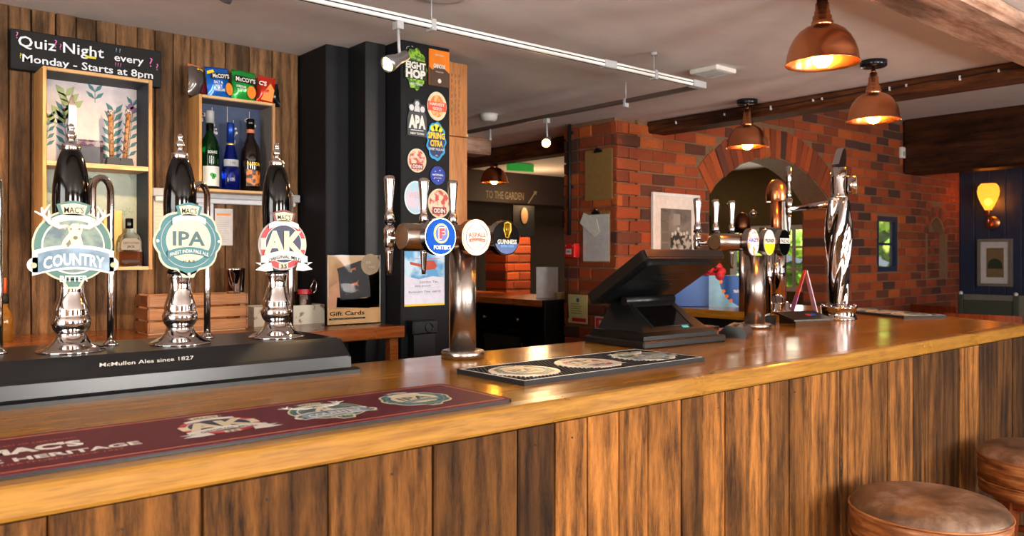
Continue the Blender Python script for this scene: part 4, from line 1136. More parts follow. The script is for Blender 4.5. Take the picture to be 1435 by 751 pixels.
bottle('bright blue bottle with silver shoulder band in the small box shelf', (bp(323), yb_, zb),
       [(.028, 0), (.032, .004), (.034, .05), (.030, .10), (.024, .135), (.018, .165), (.013, .19), (.0125, .23)], glassmat('blue_glass', '#1038c8'),
       [(.0145, .190), (.0145, .262), (.013, .265)], plain('blue_foil', '#1b3f9a', .3, .6),
       [('silver_band', wraplabel(.0305, .090, .120, 1.3), M_greyprint), ('band_lettering', wraptext("1795", .010, .031, .105, w=.02), M_inkblue), ('gold_neck_ring', MB().lathe([(.0145, .175), (.0165, .180), (.0145, .186)], 20), plain('pale_gold', '#d8c070', .3, .8))], group=G)
bottle('dark brown bottle with yellow passion fruit lettering, rightmost in the small box shelf', (bp(351), yb_, zb),
       [(.034, 0), (.038, .004), (.038, .150), (.034, .175), (.022, .200), (.015, .215), (.0145, .255)], plain('very_dark_glass', '#140a06', .05, coat=.6),
       [(.016, .250), (.016, .285), (.014, .288)], M_blackgloss,
       [('orange_fruit_print', wraplabel(.0386, .02, .085, .8), spotted('passion_fruit_print', '#2a1408', '#d87a28', 60, .5, .4, .05)), ('lettering', wraptext("PASSOA", .013, .0388, .108, w=.056, bold=.03), M_yellow), ('neck_band', MB().lathe([(.0155, .232), (.0155, .246)], 20, cap=False), M_gold)], group=G)
# whiskey bottle with square shoulders in the lower compartment
p = onY(181, 372, 3.09)
wb_ = MB(); P = [(-.038, 0), (.038, 0), (.040, .01), (.038, .085), (.030, .108), (.014, .122), (.012, .135), (-.012, .135), (-.014, .122), (-.030, .108), (-.038, .085), (-.040, .01)]
t = thing('bottle', 'square whiskey bottle with black cap in the lower part of the tall box shelf', 'bottle', (p.x, 3.09, 1.332), 0)
part('glass_body', MB().prism(P, -.022, .022), M_glass, t)
part('whiskey', MB().prism([(-.036, .004), (.036, .004), (.037, .052), (-.037, .052)], -.019, .019), plain('amber_spirit', '#b0561a', .05, trans=.6, ior=1.36), t)
part('cap', MB().lathe([(.0125, .134), (.0135, .136), (.0135, .168), (.012, .171)], 20), M_blackgloss, t)
part('label', MB().prism([(-.033, .058), (.033, .058), (.033, .088), (.020, .100), (-.020, .100), (-.033, .088)], -.0235, -.0225), plain('grey_brown_label', '#8f8577', .6), t)
words('lettering', t, M_ink, textmb("GENTLEMAN", .0075, 0, .083, -.024, w=.052), textmb("JACK", .0085, 0, .070, -.024, w=.026, bold=.02))
part('lower_label', MB().box(-.030, .030, -.0235, -.0225, .012, .022), plain('dark_label', '#33261e', .6), t)
t = thing('box_of_crackers', 'small pale yellow carton behind the whiskey bottle', 'carton', (p.x - .045, 3.14, 1.332), 0)
part('carton', MB().box(-.03, .03, -.015, .015, 0, .20, .001), plain('pale_yellow_card', '#dcb96a', .6), t)
# ornaments on the inner shelf
zs = 1.687
p = onY(101, 230, 3.10)
t = thing('obelisk_trophy', 'silver obelisk trophy on the tall box shelf', 'trophy', (p.x, 3.10, zs))
part('obelisk', MB().add([(-.016, -.010, .03), (.016, -.010, .03), (.016, .010, .03), (-.016, .010, .03), (-.011, -.007, .20), (.011, -.007, .20), (.011, .007, .20), (-.011, .007, .20), (0, 0, .245)], [(0, 1, 5, 4), (1, 2, 6, 5), (2, 3, 7, 6), (3, 0, 4, 7), (4, 5, 8), (5, 6, 8), (6, 7, 8), (7, 4, 8), (3, 2, 1, 0)]), plain('satin_silver', '#77757c', .25, .9), t)
part('plinth', MB().box(-.03, .03, -.02, .02, 0, .03, .002), M_blackgloss, t)
p = onY(122, 230, 3.10)
t = thing('display_case', 'clear acrylic display case beside the obelisk trophy', 'case', (p.x, 3.10, zs))
ac = plain('clear_acrylic', '#ffffff', .03, trans=1.0, ior=1.2, vary=0)
part('case', MB().box(-.045, .045, -.03, .03, 0, .085, .002), ac, t)
part('photo_insert', MB().box(-.02, .040, -.002, .002, .006, .065), plain('grey_photo', '#6e7078', .5), t)
for px, h in ((158, .185), (176, .195)):
    p = onY(px, 230, 3.09)
    t = thing('twig_trophy', 'speckled wooden twig trophy on a dark base, %s of the pair' % ('left' if px == 158 else 'right'), 'trophy', (p.x, 3.09, zs), 0, 'twig trophies on the tall box shelf')
    part('base', MB().add([(-.024, -.02, 0), (.024, -.02, 0), (.024, .02, 0), (-.024, .02, 0), (-.019, -.016, .03), (.019, -.016, .03), (.019, .016, .03), (-.019, .016, .03)], [(0, 1, 5, 4), (1, 2, 6, 5), (2, 3, 7, 6), (3, 0, 4, 7), (4, 5, 6, 7), (3, 2, 1, 0)]), M_dkgrey, t)
    part('twig', MB().tube([(-.003, 0, .03), (-.006 if px == 158 else .004, 0, h * .6), (-.008 if px == 158 else .010, 0, h)], [.008, .0085, .009], 8), spotted('speckled_wood', '#a5764a', '#4d3220', 120, .55), t)
    part('knot_top', MB().ball((-.008 if px == 158 else .010, 0, h + .004), .012, 8, 6), spotted('dotted_top', '#4d4a5c', '#c9b9ae', 150, .5), t)

# ---- crisp packets on the small box
def crisps(label, x, y, z, w_, h_, mat, mat2, rz, lean, extra, seed):
    t = thing('crisp_packet', label, 'crisps', (x, y, z), rz, 'crisp packets on top of the small box shelf')
    t.rotation_euler = (lean, (0, .0, -.07, .05, .09, 0, -.1)[seed], rz)
    r = random.Random(seed); nx, nz = 9, 9; vs = []; fs = []
    for side in (-1, 1):
        for j in range(nz):
            for i in range(nx):
                u, v_ = i / (nx - 1), j / (nz - 1)
                th_ = .022 * max(0, math.sin(PI * u)) ** .6 * max(0, math.sin(PI * min(1, max(0, (v_ - .06) / .88)))) ** .6
                vs.append(((u - .5) * w_ * (1 - .05 * math.sin(PI * v_)) + r.uniform(-.0012, .0012), side * (th_ + .0006) + r.uniform(-.002, .002) * (th_ > .004), v_ * h_ + r.uniform(-.001, .001)))
    o_ = nx * nz
    for j in range(nz - 1):
        for i in range(nx - 1):
            a = j * nx + i; q = (a, a + 1, a + nx + 1, a + nx); fs.append(q); fs.append(tuple(k + o_ for k in q[::-1]))
    mb = MB().add(vs, fs, smooth=True)
    b_ = part('packet', mb, mat, t)
    part('crimped_top', MB().box(-w_ / 2, w_ / 2, -.0015, .0015, h_ - .006, h_ + .003), mat2, t)
    for nm, q, mt in extra: part(nm, q, mt, t)
    return t
def bulge(mb, y0=-.0245): return MB().join(mb, Matrix.Translation((0, y0, 0)))
zt = 1.977; yt = 3.11
def cpos(px): return onY(px, 130, yt).x
foil = lambda n_, c: plain(n_, c, .22, .35, coat=.4)
crisps('maroon and silver crisp packet standing leftmost on the small box shelf', cpos(276), yt + .01, zt, .085, .115, foil('silver_brown_foil', '#5c5350'), M_gold, .5, 0, [('maroon_panel', bulge(MB().prism([(.0, .012), (.036, .012), (.036, .055), (.012, .05)], 0, -.001)), foil('maroon_foil', '#7a1f2c')), ('yellow_flash', bulge(MB().box(0, .03, -.001, 0, .090, .108), -.006), M_yellow)], 1)
crisps('blue crisp packet with salt and malt vinegar lettering', cpos(306), yt - .01 , zt, .092, .118, foil('blue_foil_packet', '#1565c8'), foil('navy_foil', '#1b3a86'), .1, -.10, [('black_flash', bulge(MB().prism([(-.040, .070), (.042, .072), (.045, .095), (-.03, .092)], 0, -.001)), M_ink), ('brand_lettering', bulge(textmb("McCOY'S", .015, .004, .082, -.0015, w=.066, bold=.03)), M_offwhite), ('flavour_lettering', bulge(MB().join(textmb("SALT &", .010, -.008, .058, 0, w=.036, bold=.03)).join(textmb("MALT", .010, -.008, .043, 0, w=.028, bold=.03)).join(textmb("VINEGAR", .010, -.006, .028, 0, w=.044, bold=.03))), M_offwhite), ('crisp_picture', bulge(MB().disc(.036, .035, .014, 0, -.001, 12, ry=.025), -.018), M_orange), ('yellow_flash', bulge(MB().prism([(-.045, .088), (-.015, .098), (-.02, .108), (-.045, .1)], 0, -.001), -.014), M_yellow)], 2)
crisps('green crisp packet with a crisp picture beside the blue packet', cpos(339), yt - .01 , zt, .094, .120, foil('green_foil_packet', '#1e9a3c'), foil('dark_green_foil', '#156a2c'), .0, -.10, [('black_flash', bulge(MB().prism([(-.044, .068), (.045, .066), (.048, .092), (-.044, .094)], 0, -.001)), M_ink), ('brand_lettering', bulge(textmb("McCOY'S", .016, .0, .080, -.0015, w=.078, bold=.03)), M_offwhite), ('flavour_lettering', bulge(MB().join(textmb("CHEDDAR", .008, -.016, .052, 0, w=.04, bold=.03)).join(textmb("& ONION", .008, -.014, .040, 0, w=.036, bold=.03))), M_offwhite), ('crisp_picture', bulge(MB().disc(.026, .036, .018, 0, -.001, 12, ry=.026), -.021), M_orange)], 3)
crisps('red and orange crisp packet leaning at the right of the small box', cpos(370), yt + .0, zt, .070, .110, foil('red_foil_packet', '#c8301c'), foil('dark_red_foil', '#8a1c14'), -.15, .03, [('orange_swirl', bulge(MB().prism([(-.02, .015), (.025, .012), (.03, .06), (.012, .085), (-.002, .06)], 0, -.001), -.021), M_orange), ('brand_lettering', bulge(textmb("C'S", .016, -.018, .080, -.0015, w=.03, bold=.03), -.021), M_offwhite)], 4)
crisps('small black packet at the right corner of the small box top', cpos(389), yt + .03, zt, .05, .090, foil('black_foil_packet', '#17171a'), M_ink, -.6, .1, [], 6)

# ---- rail under the box, papers on the wall
a0 = onY(214, 262, 3.15); a1 = onY(424, 278, 3.15)
t = thing('wall_rail', 'grey metal strip light rail on the plank wall under the small box shelf', 'rail', (a0.x, 3.176, (a0.z + a1.z) / 2 - .01))
part('rail_body', MB().box(0, 1.49 - a0.x, -.026, 0, -.016, .016, .004), M_grey, t)
part('diffuser', MB().box(.01, 1.47 - a0.x, -.024, -.004, -.034, -.016, .003), plain('frosted_strip', '#cfd0d4', .5), t)
def sheet(name, label, x0, x1, z0, z1, y, mat, extra=(), cat='notice', tilt=0.0, group=None):
    t = thing(name, label, cat, ((x0 + x1) / 2, y, (z0 + z1) / 2), 0, group); askew(t, tilt)
    W, H = (x1 - x0) / 2, (z1 - z0) / 2
    o = part('paper', MB().box(-W, W, -.001, 0.0, -H, H), mat, t)
    for nm, fn, mt in extra: part(nm, fn(W, H), mt, t)
    return t
def lines(n_, y=-.0013, a=.75, top=.8, bot=-.8, th=.0012, cx=-.0, seed=1):
    def f(W, H):
        m = MB(); r = random.Random(seed)
        for k in range(n_):
            z = H * (top + (bot - top) * k / max(1, n_ - 1)); e = r.uniform(.5, 1)
            m.box(-W * a + cx, -W * a + 2 * W * a * e + cx, y, -.001, z - th / 2, z + th / 2)
        return m
    return f
p0 = onY(301, 292, 3.172); p1 = onY(326, 344, 3.172)
sheet('paper_notice', 'white notice with an orange heading pinned right of the middle hand pump', p0.x, p1.x, p1.z, p0.z, 3.172, M_white, [('orange_heading', lambda W, H: MB().box(-W * .8, W * .8, -.0015, -.001, H * .62, H * .74), M_orange), ('print', lines(12, top=.5), M_greyprint)])
p0 = onY(278, 278, 3.173); p1 = onY(299, 318, 3.173)
sheet('paper_notice', 'white typed notice under the small box shelf partly behind the middle hand pump', p0.x, p1.x, p1.z, p0.z, 3.1735, plain('bluish_paper', '#cfd2dc', .6), [('print', lines(9), M_greyprint)])
p0 = onY(215, 276, 3.17); p1 = onY(236, 330, 3.17)
sheet('paper_notice', 'pale notice between the tall box shelf and the middle pump', p0.x, p1.x, p1.z, p0.z, 3.171, plain('cream_paper', '#d9ccba', .6), [('print', lines(9), M_greyprint)])

# ---- back counter: crate, shaker, white box, gift card stand, bitters bottle
p0 = onY(208, 462, 2.88); p1 = onY(344, 462, 2.88)
cw, ch = p1.x - p0.x, .135
M_crate = oak('crate_wood', '#a8703a', '#71431c', .5, coat=0)
t = thing('slatted_crate', 'wooden slatted crate on the back counter behind the middle hand pump', 'crate', (p0.x, 2.88, TOP))
for k in range(3):
    z0 = .004 + k * .045
    part('slat', MB().box(0, cw, -.008, 0, z0, z0 + .038, .0015), M_crate, t)
    part('slat', MB().box(0, cw, .132, .140, z0, z0 + .038, .0015), M_crate, t)
    part('side_slat', MB().box(-.006, .0, -.008, .14, z0, z0 + .038, .0015), M_maho, t)
    part('side_slat', MB().box(cw, cw + .006, -.008, .14, z0, z0 + .038, .0015), M_maho, t)
for a, c in ((.001, .001), (cw - .02, .001), (.001, .115), (cw - .02, .115)): part('corner_post', MB().box(a, a + .019, c, c + .016, .0045, ch), M_crate, t)
part('bottom', MB().box(0, cw, 0, .132, .0, .004), M_pine, t)
p = onY(326, 440, 2.90)
t = thing('shaker_tin', 'tall steel cocktail tin beside the slatted crate', 'cocktail tin', (p.x + .0, 3.075, TOP + .005))
t.location = (onY(327, 440, 3.09).x, 3.09, TOP)
part('tin', MB().lathe([(.033, 0), (.034, .004), (.046, .215), (.0475, .220), (.0455, .220), (.033, .008), (.002, .006)], 28, cap=False), M_chrome, t)
p0 = onY(346, 458, 3.0); p1 = onY(454, 458, 3.0)
t = thing('white_box', 'distressed white wooden box on the back counter beside the gift card stand', 'box', (p0.x, 2.94, TOP))
bw = min(p1.x, 1.49) - p0.x
M_dist = spotted('distressed_white_paint', '#cfc7b4', '#7c6244', 30, .62, .7, .05)
part('front', MB().box(0, bw, -.008, .0, 0, .075, .001), M_dist, t)
part('sides', MB().box(0, .008, .001, .12, 0, .075).box(bw - .008, bw, .001, .12, 0, .075).box(0, bw, .12, .128, 0, .075), M_dist, t)
part('bottom', MB().box(.008, bw - .008, .001, .12, 0, .006), M_pine, t)
p = onY(427, 425, 2.99)
t = thing('cocktail_strainer', 'steel measuring cup with a looped handle standing in the white box', 'measuring cup', (p.x, 2.99, TOP + .0065))
part('cup', MB().lathe([(.024, 0), (.026, .003), (.028, .125), (.026, .125), (.024, .01), (.001, .008)], 24, cap=False), M_chrome, t)
part('looped_handle', MB().tube([(.02, 0, .12), (.04, 0, .165), (.052, 0, .155), (.05, 0, .12), (.03, 0, .11)], .004, 8), M_chrome, t)
part('red_band', MB().lathe([(.0285, .11), (.0285, .128)], 20, cap=False), M_red, t)
p = onY(410, 425, 3.01)
t = thing('spoon_jar', 'clear glass tumbler with steel bar spoons in the white box', 'tumbler', (p.x, 3.01, TOP + .0065))
part('glass', MB().lathe([(.020, 0), (.022, .12), (.0205, .12), (.018, .006), (.001, .005)], 20, cap=False), M_glass, t)
for dx in (-.008, .004): part('spoon', MB().tube([(dx, 0, .02), (dx * 2.5, 0, .17)], [.002, .003], 8), M_chrome, t)
# gift card stand
p0 = onY(459, 457, 2.80); p1 = onY(533, 457, 2.80); gw = p1.x - p0.x; gh = gw * 1.24
t = thing('gift_card_stand', 'acrylic stand with a brown Gift Cards poster at the end of the back counter', 'sign', ((p0.x + p1.x) / 2, 2.80, TOP + .001))
gh = p1.z - TOP + onY(496, 355, 2.8).z - onY(496, 457, 2.8).z
part('acrylic_holder', MB().box(-gw / 2 - .003, gw / 2 + .003, -.003, -.001, 0, gh).box(-gw / 2, gw / 2, -.003, .05, 0, .002), ac, t)
po = part('poster', MB().box(-gw / 2, gw / 2, 0, .002, .003, gh - .002), spotted('blurred_brown_picture', '#a8703e', '#e0bd92', 12, .5, .4, .3), t)
W = gw / 2
part('white_edge', MB().box(-W, -W + .004, -.0005, 0, .003, gh).box(-W, W, -.0005, 0, gh - .006, gh - .002).box(W - .004, W, -.0005, 0, .003, gh), M_offwhite, t)
part('lower_panel', MB().box(-W, W, -.0006, 0, .003, gh * .23), plain('beige_print', '#d8ac78', .5), t)
def rq(cx, cz, w_, h_, a, y=-.001, y1=None): return MB().prism([(cx + math.cos(a) * sx * w_ / 2 - math.sin(a) * sz * h_ / 2, cz + math.sin(a) * sx * w_ / 2 + math.cos(a) * sz * h_ / 2) for sx, sz in ((-1, -1), (1, -1), (1, 1), (-1, 1))], y1 or 0, y)
part('picture_hand', MB().prism([(-W * .75, gh * .22), (-W * .35, gh * .45), (-W * .38, gh * .68), (-W * .62, gh * .62), (-W * .95, gh * .52), (-W, gh * .25)], 0, -.0008), plain('skin_tone_print', '#d19c78', .5), t)
part('picture_cards', rq(-.0, gh * .56, W * 1.15, gh * .38, .08, -.0012).join(rq(-W * .15, gh * .78, W * .95, gh * .17, .30, -.0011)).join(rq(-W * .05, gh * .31, W * 1.25, gh * .14, -.06, -.001)), plain('charcoal_print', '#26272c', .5), t)
stag = MB().prism([(-.016, 0), (-.006, .006), (.010, .010), (.018, .020), (.013, .010), (.012, .002), (.018, -.006), (.004, .0), (-.008, -.004), (-.018, -.010)], 0, -.0016)
part('stag_emblem', MB().join(stag, Matrix.Translation((.0, 0, gh * .57))).join(stag, Matrix.Translation((-.005, 0, gh * .79)) @ Matrix.Scale(.7, 4)).join(textmb("McMULLEN", .004, 0, gh * .49, -.0013, w=.035)), M_gold, t)
part('beer_glass_picture', MB().box(W * .68, W * .96, -.001, 0, gh * .28, gh * .66), plain('dark_red_print', '#4a1c14', .5), t)
part('round_tag', MB().disc(W * .6, gh * .86, W * .36, 0, -.0014, 24), plain('taupe_print', '#a99478', .5), t)
words('tag_lettering', t, M_offwhite, textmb("Gift", .010, W * .52, gh * .89, -.0016, w=.022, shear=.3), textmb("Local", .010, W * .66, gh * .83, -.0016, w=.030, shear=.3))
words('lettering', t, M_ink, textmb("Gift Cards", .016, -W * .28, gh * .165, -.001, w=W * 1.3, bold=.02))
part('strip', MB().box(-W * .95, W * .4, -.001, 0, gh * .075, gh * .10), M_ink, t)
part('small_print', MB().join(textmb("The perfect gift for every occasion", .0028, -W * .28, gh * .0875, -.0012, w=W * 1.2)), M_offwhite, t)
# bitters bottle far left
p = onY(7, 470, 2.95)
t = thing('sauce_bottle', 'small amber bottle with a dark stopper at the left edge of the back counter', 'bottle', (p.x, 2.95, TOP))
part('glass_body', MB().lathe([(.020, 0), (.022, .003), (.022, .075), (.016, .095), (.009, .105), (.008, .125)], 24), plain('amber_glass', '#c08a3a', .05, trans=.7), t)
part('stopper', MB().lathe([(.010, .12), (.012, .125), (.012, .140), (.006, .145), (.004, .155)], 16), M_ink, t)
part('pourer', MB().tube([(0, 0, .15), (0, 0, .20)], [.005, .003], 8), plain('red_orange_plastic', '#c8502a', .4), t)

# ================================================================ PILLAR: BADGES, POSTER, WOODEN PANEL
FYP = 2.686
def badge(label, cx, cy, sx=1.2, sz=1.2):
    p = onY(cx, cy, FYP); t = thing('beer_badge', label, 'beer badge', (p.x, FYP, p.z), 0, 'beer badges on the black pillar')
    t.scale = (sx, 1, sz); return t
M_silver = plain('silver_print', '#c9cbce', .35)
t = badge('green hop cone badge at the top left of the pillar', 582, 97)
def hop(k=1.0):
    P = []; r = random.Random(12)
    for i in range(30):
        a = 2 * PI * i / 30; q = 1 + .08 * math.cos(9 * a)
        P.append((.043 * k * q * math.cos(a) * (1 - .18 * max(0, -math.sin(a))), .068 * k * q * math.sin(a)))
    return P
part('backing', MB().prism(hop(), 0, -.003), spotted('hop_green_print', '#8fc02c', '#3f6a18', 70, .5, .5, .06), t)
words('lettering', t, M_offwhite, textmb("EIGHT", .021, 0, .012, -.0042, w=.078, bold=.05), textmb("HOP", .026, 0, -.016, -.0042, w=.078, bold=.06))
part('lettering_ground', MB().box(-.042, .042, -.0038, -.003, -.034, .028), plain('dark_green_print', '#1d2a16', .5), t)
words('small_lettering', t, M_silver, textmb("NEW TOWN", .007, 0, -.050, -.0045, w=.05, bold=.03), textmb("small beer", .005, 0, .036, -.0045, w=.03))
t = badge('orange square badge with a brown landscape at the pillar top', 615, 96, 1.22, 1.30)
part('backing', MB().box(-.041, .041, -.004, 0, -.056, .056), M_orange, t)
part('brown_landscape', MB().prism([(-.041, -.056), (.041, -.056), (.041, -.012), (.02, .0), (.005, .008), (-.012, .004), (-.028, -.008), (-.041, .0)], -.004, -.0048), plain('umber_print', '#4b3424', .5), t)
sr = MB()
for k in range(7): a = .35 + k * .4; sr.prism([(0, .0), (.055 * math.cos(a), .055 * math.sin(a)), (.055 * math.cos(a + .12), .055 * math.sin(a + .12))], -.004, -.0045)
t_ = MB()
words('lettering', t, M_offwhite, textmb("CHINOOK", .012, 0, .006, -.0055, w=.05, bold=.05), textmb("NEW TOWN", .005, 0, .040, -.0055, w=.034, bold=.02), MB().disc(0, -.040, .007, -.0048, -.0055, 12), textmb("PALE ALE", .004, 0, -.012, -.0055, w=.03))
t = badge('grey badge with big white letters under a bearded figure crest', 584, 166, 1.0, 1.12)
part('backing', MB().prism([(-.045, -.062), (.046, -.064), (.046, .0), (.036, .028), (.040, .05), (.02, .05), (.008, .068), (-.010, .066), (-.02, .05), (-.042, .048), (-.036, .024), (-.045, .0)], 0, -.003), plain('graphite_print', '#3c3e42', .5), t)
words('lettering', t, M_offwhite, textmb("APA", .042, 0, -.012, -.0036, w=.080, bold=.06), textmb("NEW TOWN", .007, 0, -.054, -.0036, w=.064, bold=.03))
part('crest_shapes', MB().disc(-.026, .036, .011, -.003, -.0036, 12).disc(.026, .034, .011, -.003, -.0036, 12).disc(0, .052, .010, -.003, -.0036, 10).prism([(-.014, .024), (.014, .024), (.010, .044), (-.010, .044)], -.003, -.0036).box(-.03, .03, -.0036, -.003, -.044, -.041), M_silver, t)
def round_badge(label, cx, cy, rx, rz_, base, layers, sx=1.25, sz=1.25):
    t = badge(label, cx, cy, sx, sz); part('backing', MB().prism([(rx * math.cos(2 * PI * i / 36), rz_ * math.sin(2 * PI * i / 36)) for i in range(36)], 0, -.003), base, t)
    for i, (nm, mb, mt) in enumerate(layers): part(nm, MB().join(mb, Matrix.Translation((0, -.0031 - .0005 * i, 0))), mt, t)
    return t
def R_(f): return f
M_coral = plain('coral_print', '#d8553a', .45)
round_badge('round cream and orange badge with a red band', 612, 149, .038, .060 * .78, M_cream, [('orange_ring', ell(.028, .036, -.0004), spotted('hop_orange_print', '#e0763a', '#f0b070', 90, .5)), ('band', MB().box(-.036, .036, -.0004, 0, -.016, .014), M_coral), ('lettering', MB().join(textmb("HARVEST", .009, 0, .006, 0, w=.058, bold=.02)).join(textmb("GOLD", .009, 0, -.008, 0, w=.036, bold=.02)), M_offwhite)])
t = badge('yellow and blue badge with a jagged outline', 611, 198, 1.1, 1.12)
jag = lambda k: [(.042 * k * (1 + .10 * math.cos(11 * a)) * math.cos(a), .069 * k * (1 + .05 * math.cos(9 * a)) * math.sin(a)) for a in (2 * PI * i / 44 for i in range(44))]
part('backing', MB().prism(jag(1), 0, -.003), plain('sky_blue_print', '#2c9ad0', .5), t)
part('navy_panel', MB().prism(jag(.86), -.003, -.0034), M_inkblue, t)
part('leaf_crest', MB().disc(-.016, .045, .012, -.0034, -.004, 8).disc(.016, .045, .012, -.0034, -.004, 8).disc(0, .050, .014, -.0034, -.004, 8), spotted('lemon_print', '#e8d62c', '#8fb02c', 90, .55), t)
words('lettering', t, M_yellow, textmb("SPRING", .021, 0, .020, -.0042, w=.074, bold=.04), textmb("CITRA", .021, 0, -.008, -.0042, w=.056, bold=.04))
words('small_lettering', t, M_silver, textmb("SWEET PALE ALE", .008, 0, -.029, -.0042, w=.068, bold=.03), textmb("4%", .007, 0, -.052, -.0042, w=.012))
M_salmon = spotted('red_cream_picture_print', '#e6c0a8', '#b8463c', 55, .5, .45, .05)
for cx, cy, lab in ((584, 225, 'round red and cream badge, upper of the two alike'), (615, 285, 'round red and cream badge behind the tap handles, lower of two')):
    k = 1.0 if cy < 250 else 1.25
    round_badge(lab, cx, cy, .035 * k, .038 * k, M_cream, [('picture', ell(.031 * k, .034 * k, -.0004), M_salmon), ('band', MB().box(-.022 * k, .022 * k, -.0004, 0, -.028 * k, -.010 * k), M_maroonp := plain('dark_red_panel', '#8a2a2c', .45)), ('lettering', textmb("ODIN", .011 * k, 0, -.019 * k, 0, w=.036 * k, bold=.03), M_offwhite)])
round_badge('small round royal blue starry badge on the pillar', 613, 246, .029, .030, plain('royal_blue_badge', '#16349a', .3), [('stars', MB().box(-.012, -.008, -.0004, 0, .012, .014).box(.006, .01, -.0004, 0, .015, .018).box(.0, .003, -.0004, 0, -.018, -.015).box(-.016, -.013, -.0004, 0, -.012, -.010), M_lightblue), ('lettering', MB().join(textmb("NATIONAL", .006, 0, .002, 0, w=.042, bold=.03)).join(textmb("SKYLARK", .0045, 0, -.008, 0, w=.030)), M_offwhite)])
round_badge('large oval pale blue and pink badge behind the left tap handle', 582, 277, .042, .053, M_lightblue, [('picture', ell(.038, .049, -.0004), spotted('pastel_sky_print', '#9cc6dc', '#d8b8c8', 20, .5, .4, .2)), ('faint_lettering', textmb("WEST", .018, 0, .008, 0, w=.05), plain('pale_coral_print', '#d89a94', .5))])
# chalk squiggle top
t = thing('torn_sticker', 'torn remnant of a white sticker at the very top of the pillar', 'sticker', (onY(573, 72, FYP).x, FYP, onY(573, 68, FYP).z))
q_ = ring(.020, .0225, 20, 0, 0, 0, -.0006); part('remnant', MB().tube([(-.012, 0, -.004), (-.008, 0, .006), (.002, 0, .009)], .0012, 4).tube([(.012, 0, .012), (.020, 0, .010)], .0016, 4).tube([(.030, 0, .004), (.032, 0, -.004)], .0016, 4), M_silver, t)
# helicopter poster
p0 = onY(567, 352, 2.684); p1 = onY(623, 427, 2.684); W, H = (p1.x - p0.x) / 2, (p0.z - p1.z) / 2
t = thing('charity_certificate', 'blue and white certificate with a red helicopter and yellow strip on the pillar', 'certificate', ((p0.x + p1.x) / 2, 2.686, (p0.z + p1.z) / 2))
part('paper', MB().box(-W, W, -.0012, 0, -H, H), plain('lilac_white_paper', '#d9daec', .5), t)
part('sky_picture', MB().prism([(-W, H * .1), (-W * .3, -H * .02), (W * .4, H * .08), (W, H * .02), (W, H), (-W, H)], -.0012, -.0016), spotted('cloudy_sky_print', '#4a9ad0', '#c0dcf0', 14, .56, .4, .08), t)
part('helicopter', MB().prism([(-W * .75, H * .62), (-W * .1, H * .52), (W * .1, H * .66), (W * .45, H * .66), (W * .62, H * .48), (W * .5, H * .34), (0, H * .30), (-W * .2, H * .42), (-W * .72, H * .52)], -.0016, -.002).box(-W * .5, W * .75, -.002, -.0016, H * .72, H * .735), plain('helicopter_red', '#b8402c', .5), t)
part('yellow_strip', MB().box(-W, W, -.0016, -.0012, -H, -H * .93), M_yellow, t)
words('handwriting', t, M_inkblue, textmb("London Tim", .009, W * .2, -H * .12, -.0018, w=W * .9), textmb("sixty pounds", .008, -W * .1, -H * .26, -.0018, w=W * .8), textmb("Bartenders Time  £60.00", .008, 0, -H * .48, -.0018, w=W * 1.6))
part('rules', MB().box(-W * .8, W * .8, -.0014, -.0012, -H * .19, -H * .185).box(-W * .8, W * .8, -.0014, -.0012, -H * .33, -H * .325).box(-W * .8, W * .8, -.0014, -.0012, -H * .56, -H * .555), M_greyprint, t)
# wooden board beyond the pillar
t = thing('notice_panel', 'upright orange brown wooden panel with faded writing beside the pillar', 'panel', (1.932, 2.76, 0))
bw = onY(655, 200, 2.76).x - 1.932
zq = onY(640, 191, 2.76).z
part('upper_board', MB().box(0, bw, 0, .03, zq + .001, 2.19, .002), oak('panel_wood', '#c5854a', '#a56630', .5, 'z', coat=0), t)
part('lower_board', MB().box(0, bw, .001, .03, .9, zq - .002, .002), MATS['panel_wood'], t)
part('stand', MB().box(.01, bw - .01, .005, .025, 0, .899), M_black, t)
wv = MB(); r_ = random.Random(2)
for k in range(5):
    x = .018 + k * .019; z = 2.14
    while z > 1.93:
        l = r_.uniform(.008, .03); wv.box(x, x + .003, -.0006, 0, z - l, z).box(x, x + r_.uniform(.004, .009), -.0006, 0, z - l * .5, z - l * .5 + .002); z -= l + r_.uniform(.004, .012)
part('faded_writing', wv, plain('faded_writing', '#7d4d26', .6), t)
p = onY(592, 495, 2.66)
t = thing('black_caddy', 'small black plastic caddy at the foot of the black pillar', 'caddy', (p.x + .0, 2.665, TOP - .04))
part('caddy', MB().box(-.06, .06, -.03, .015, 0, .055, .005), M_plastic, t)
part('post', MB().box(-.05, .05, -.02, .01, -1.06, -.001), M_black, t)
part('rolled_cable', MB().tube([(.015 + .018 * math.cos(a * .7), -.032, .025 + .018 * math.sin(a * .7)) for a in range(12)], .003, 6), M_plastic, t)

# ================================================================ BRICK PIER: CLIPBOARDS, ALARM, NOTICES  (face X = 3.64, looking -X)
XP = 3.637
def onpier(name, label, cat, px, py, x=XP, group=None):
    p = onX(px, py, x); return thing(name, label, cat, (x, p.y, p.z), -PI / 2, group)
def pierw(px0, px1, x=XP): return abs(onX(px0, 300, x).y - onX(px1, 300, x).y)
def clip(t, z, w_=.035):
    c = part('clip', MB().box(-w_, w_, -.012, -.004, z - .012, z + .006, .002).box(-w_ * .5, w_ * .5, -.016, -.004, z + .006, z + .016, .002), M_ink, t)
    part('wire_loop', MB().tube([(-.012, -.010, z + .01), (-.008, -.010, z + .03), (.008, -.010, z + .03), (.012, -.010, z + .01)], .002, 6), M_chrome, c)
t = onpier('clipboard', 'empty brown hardboard clipboard hanging at the top of the brick pier', 'clipboard', 839, 245, group='clipboards on the brick pier')
W = pierw(820, 858) / 2; H = .158
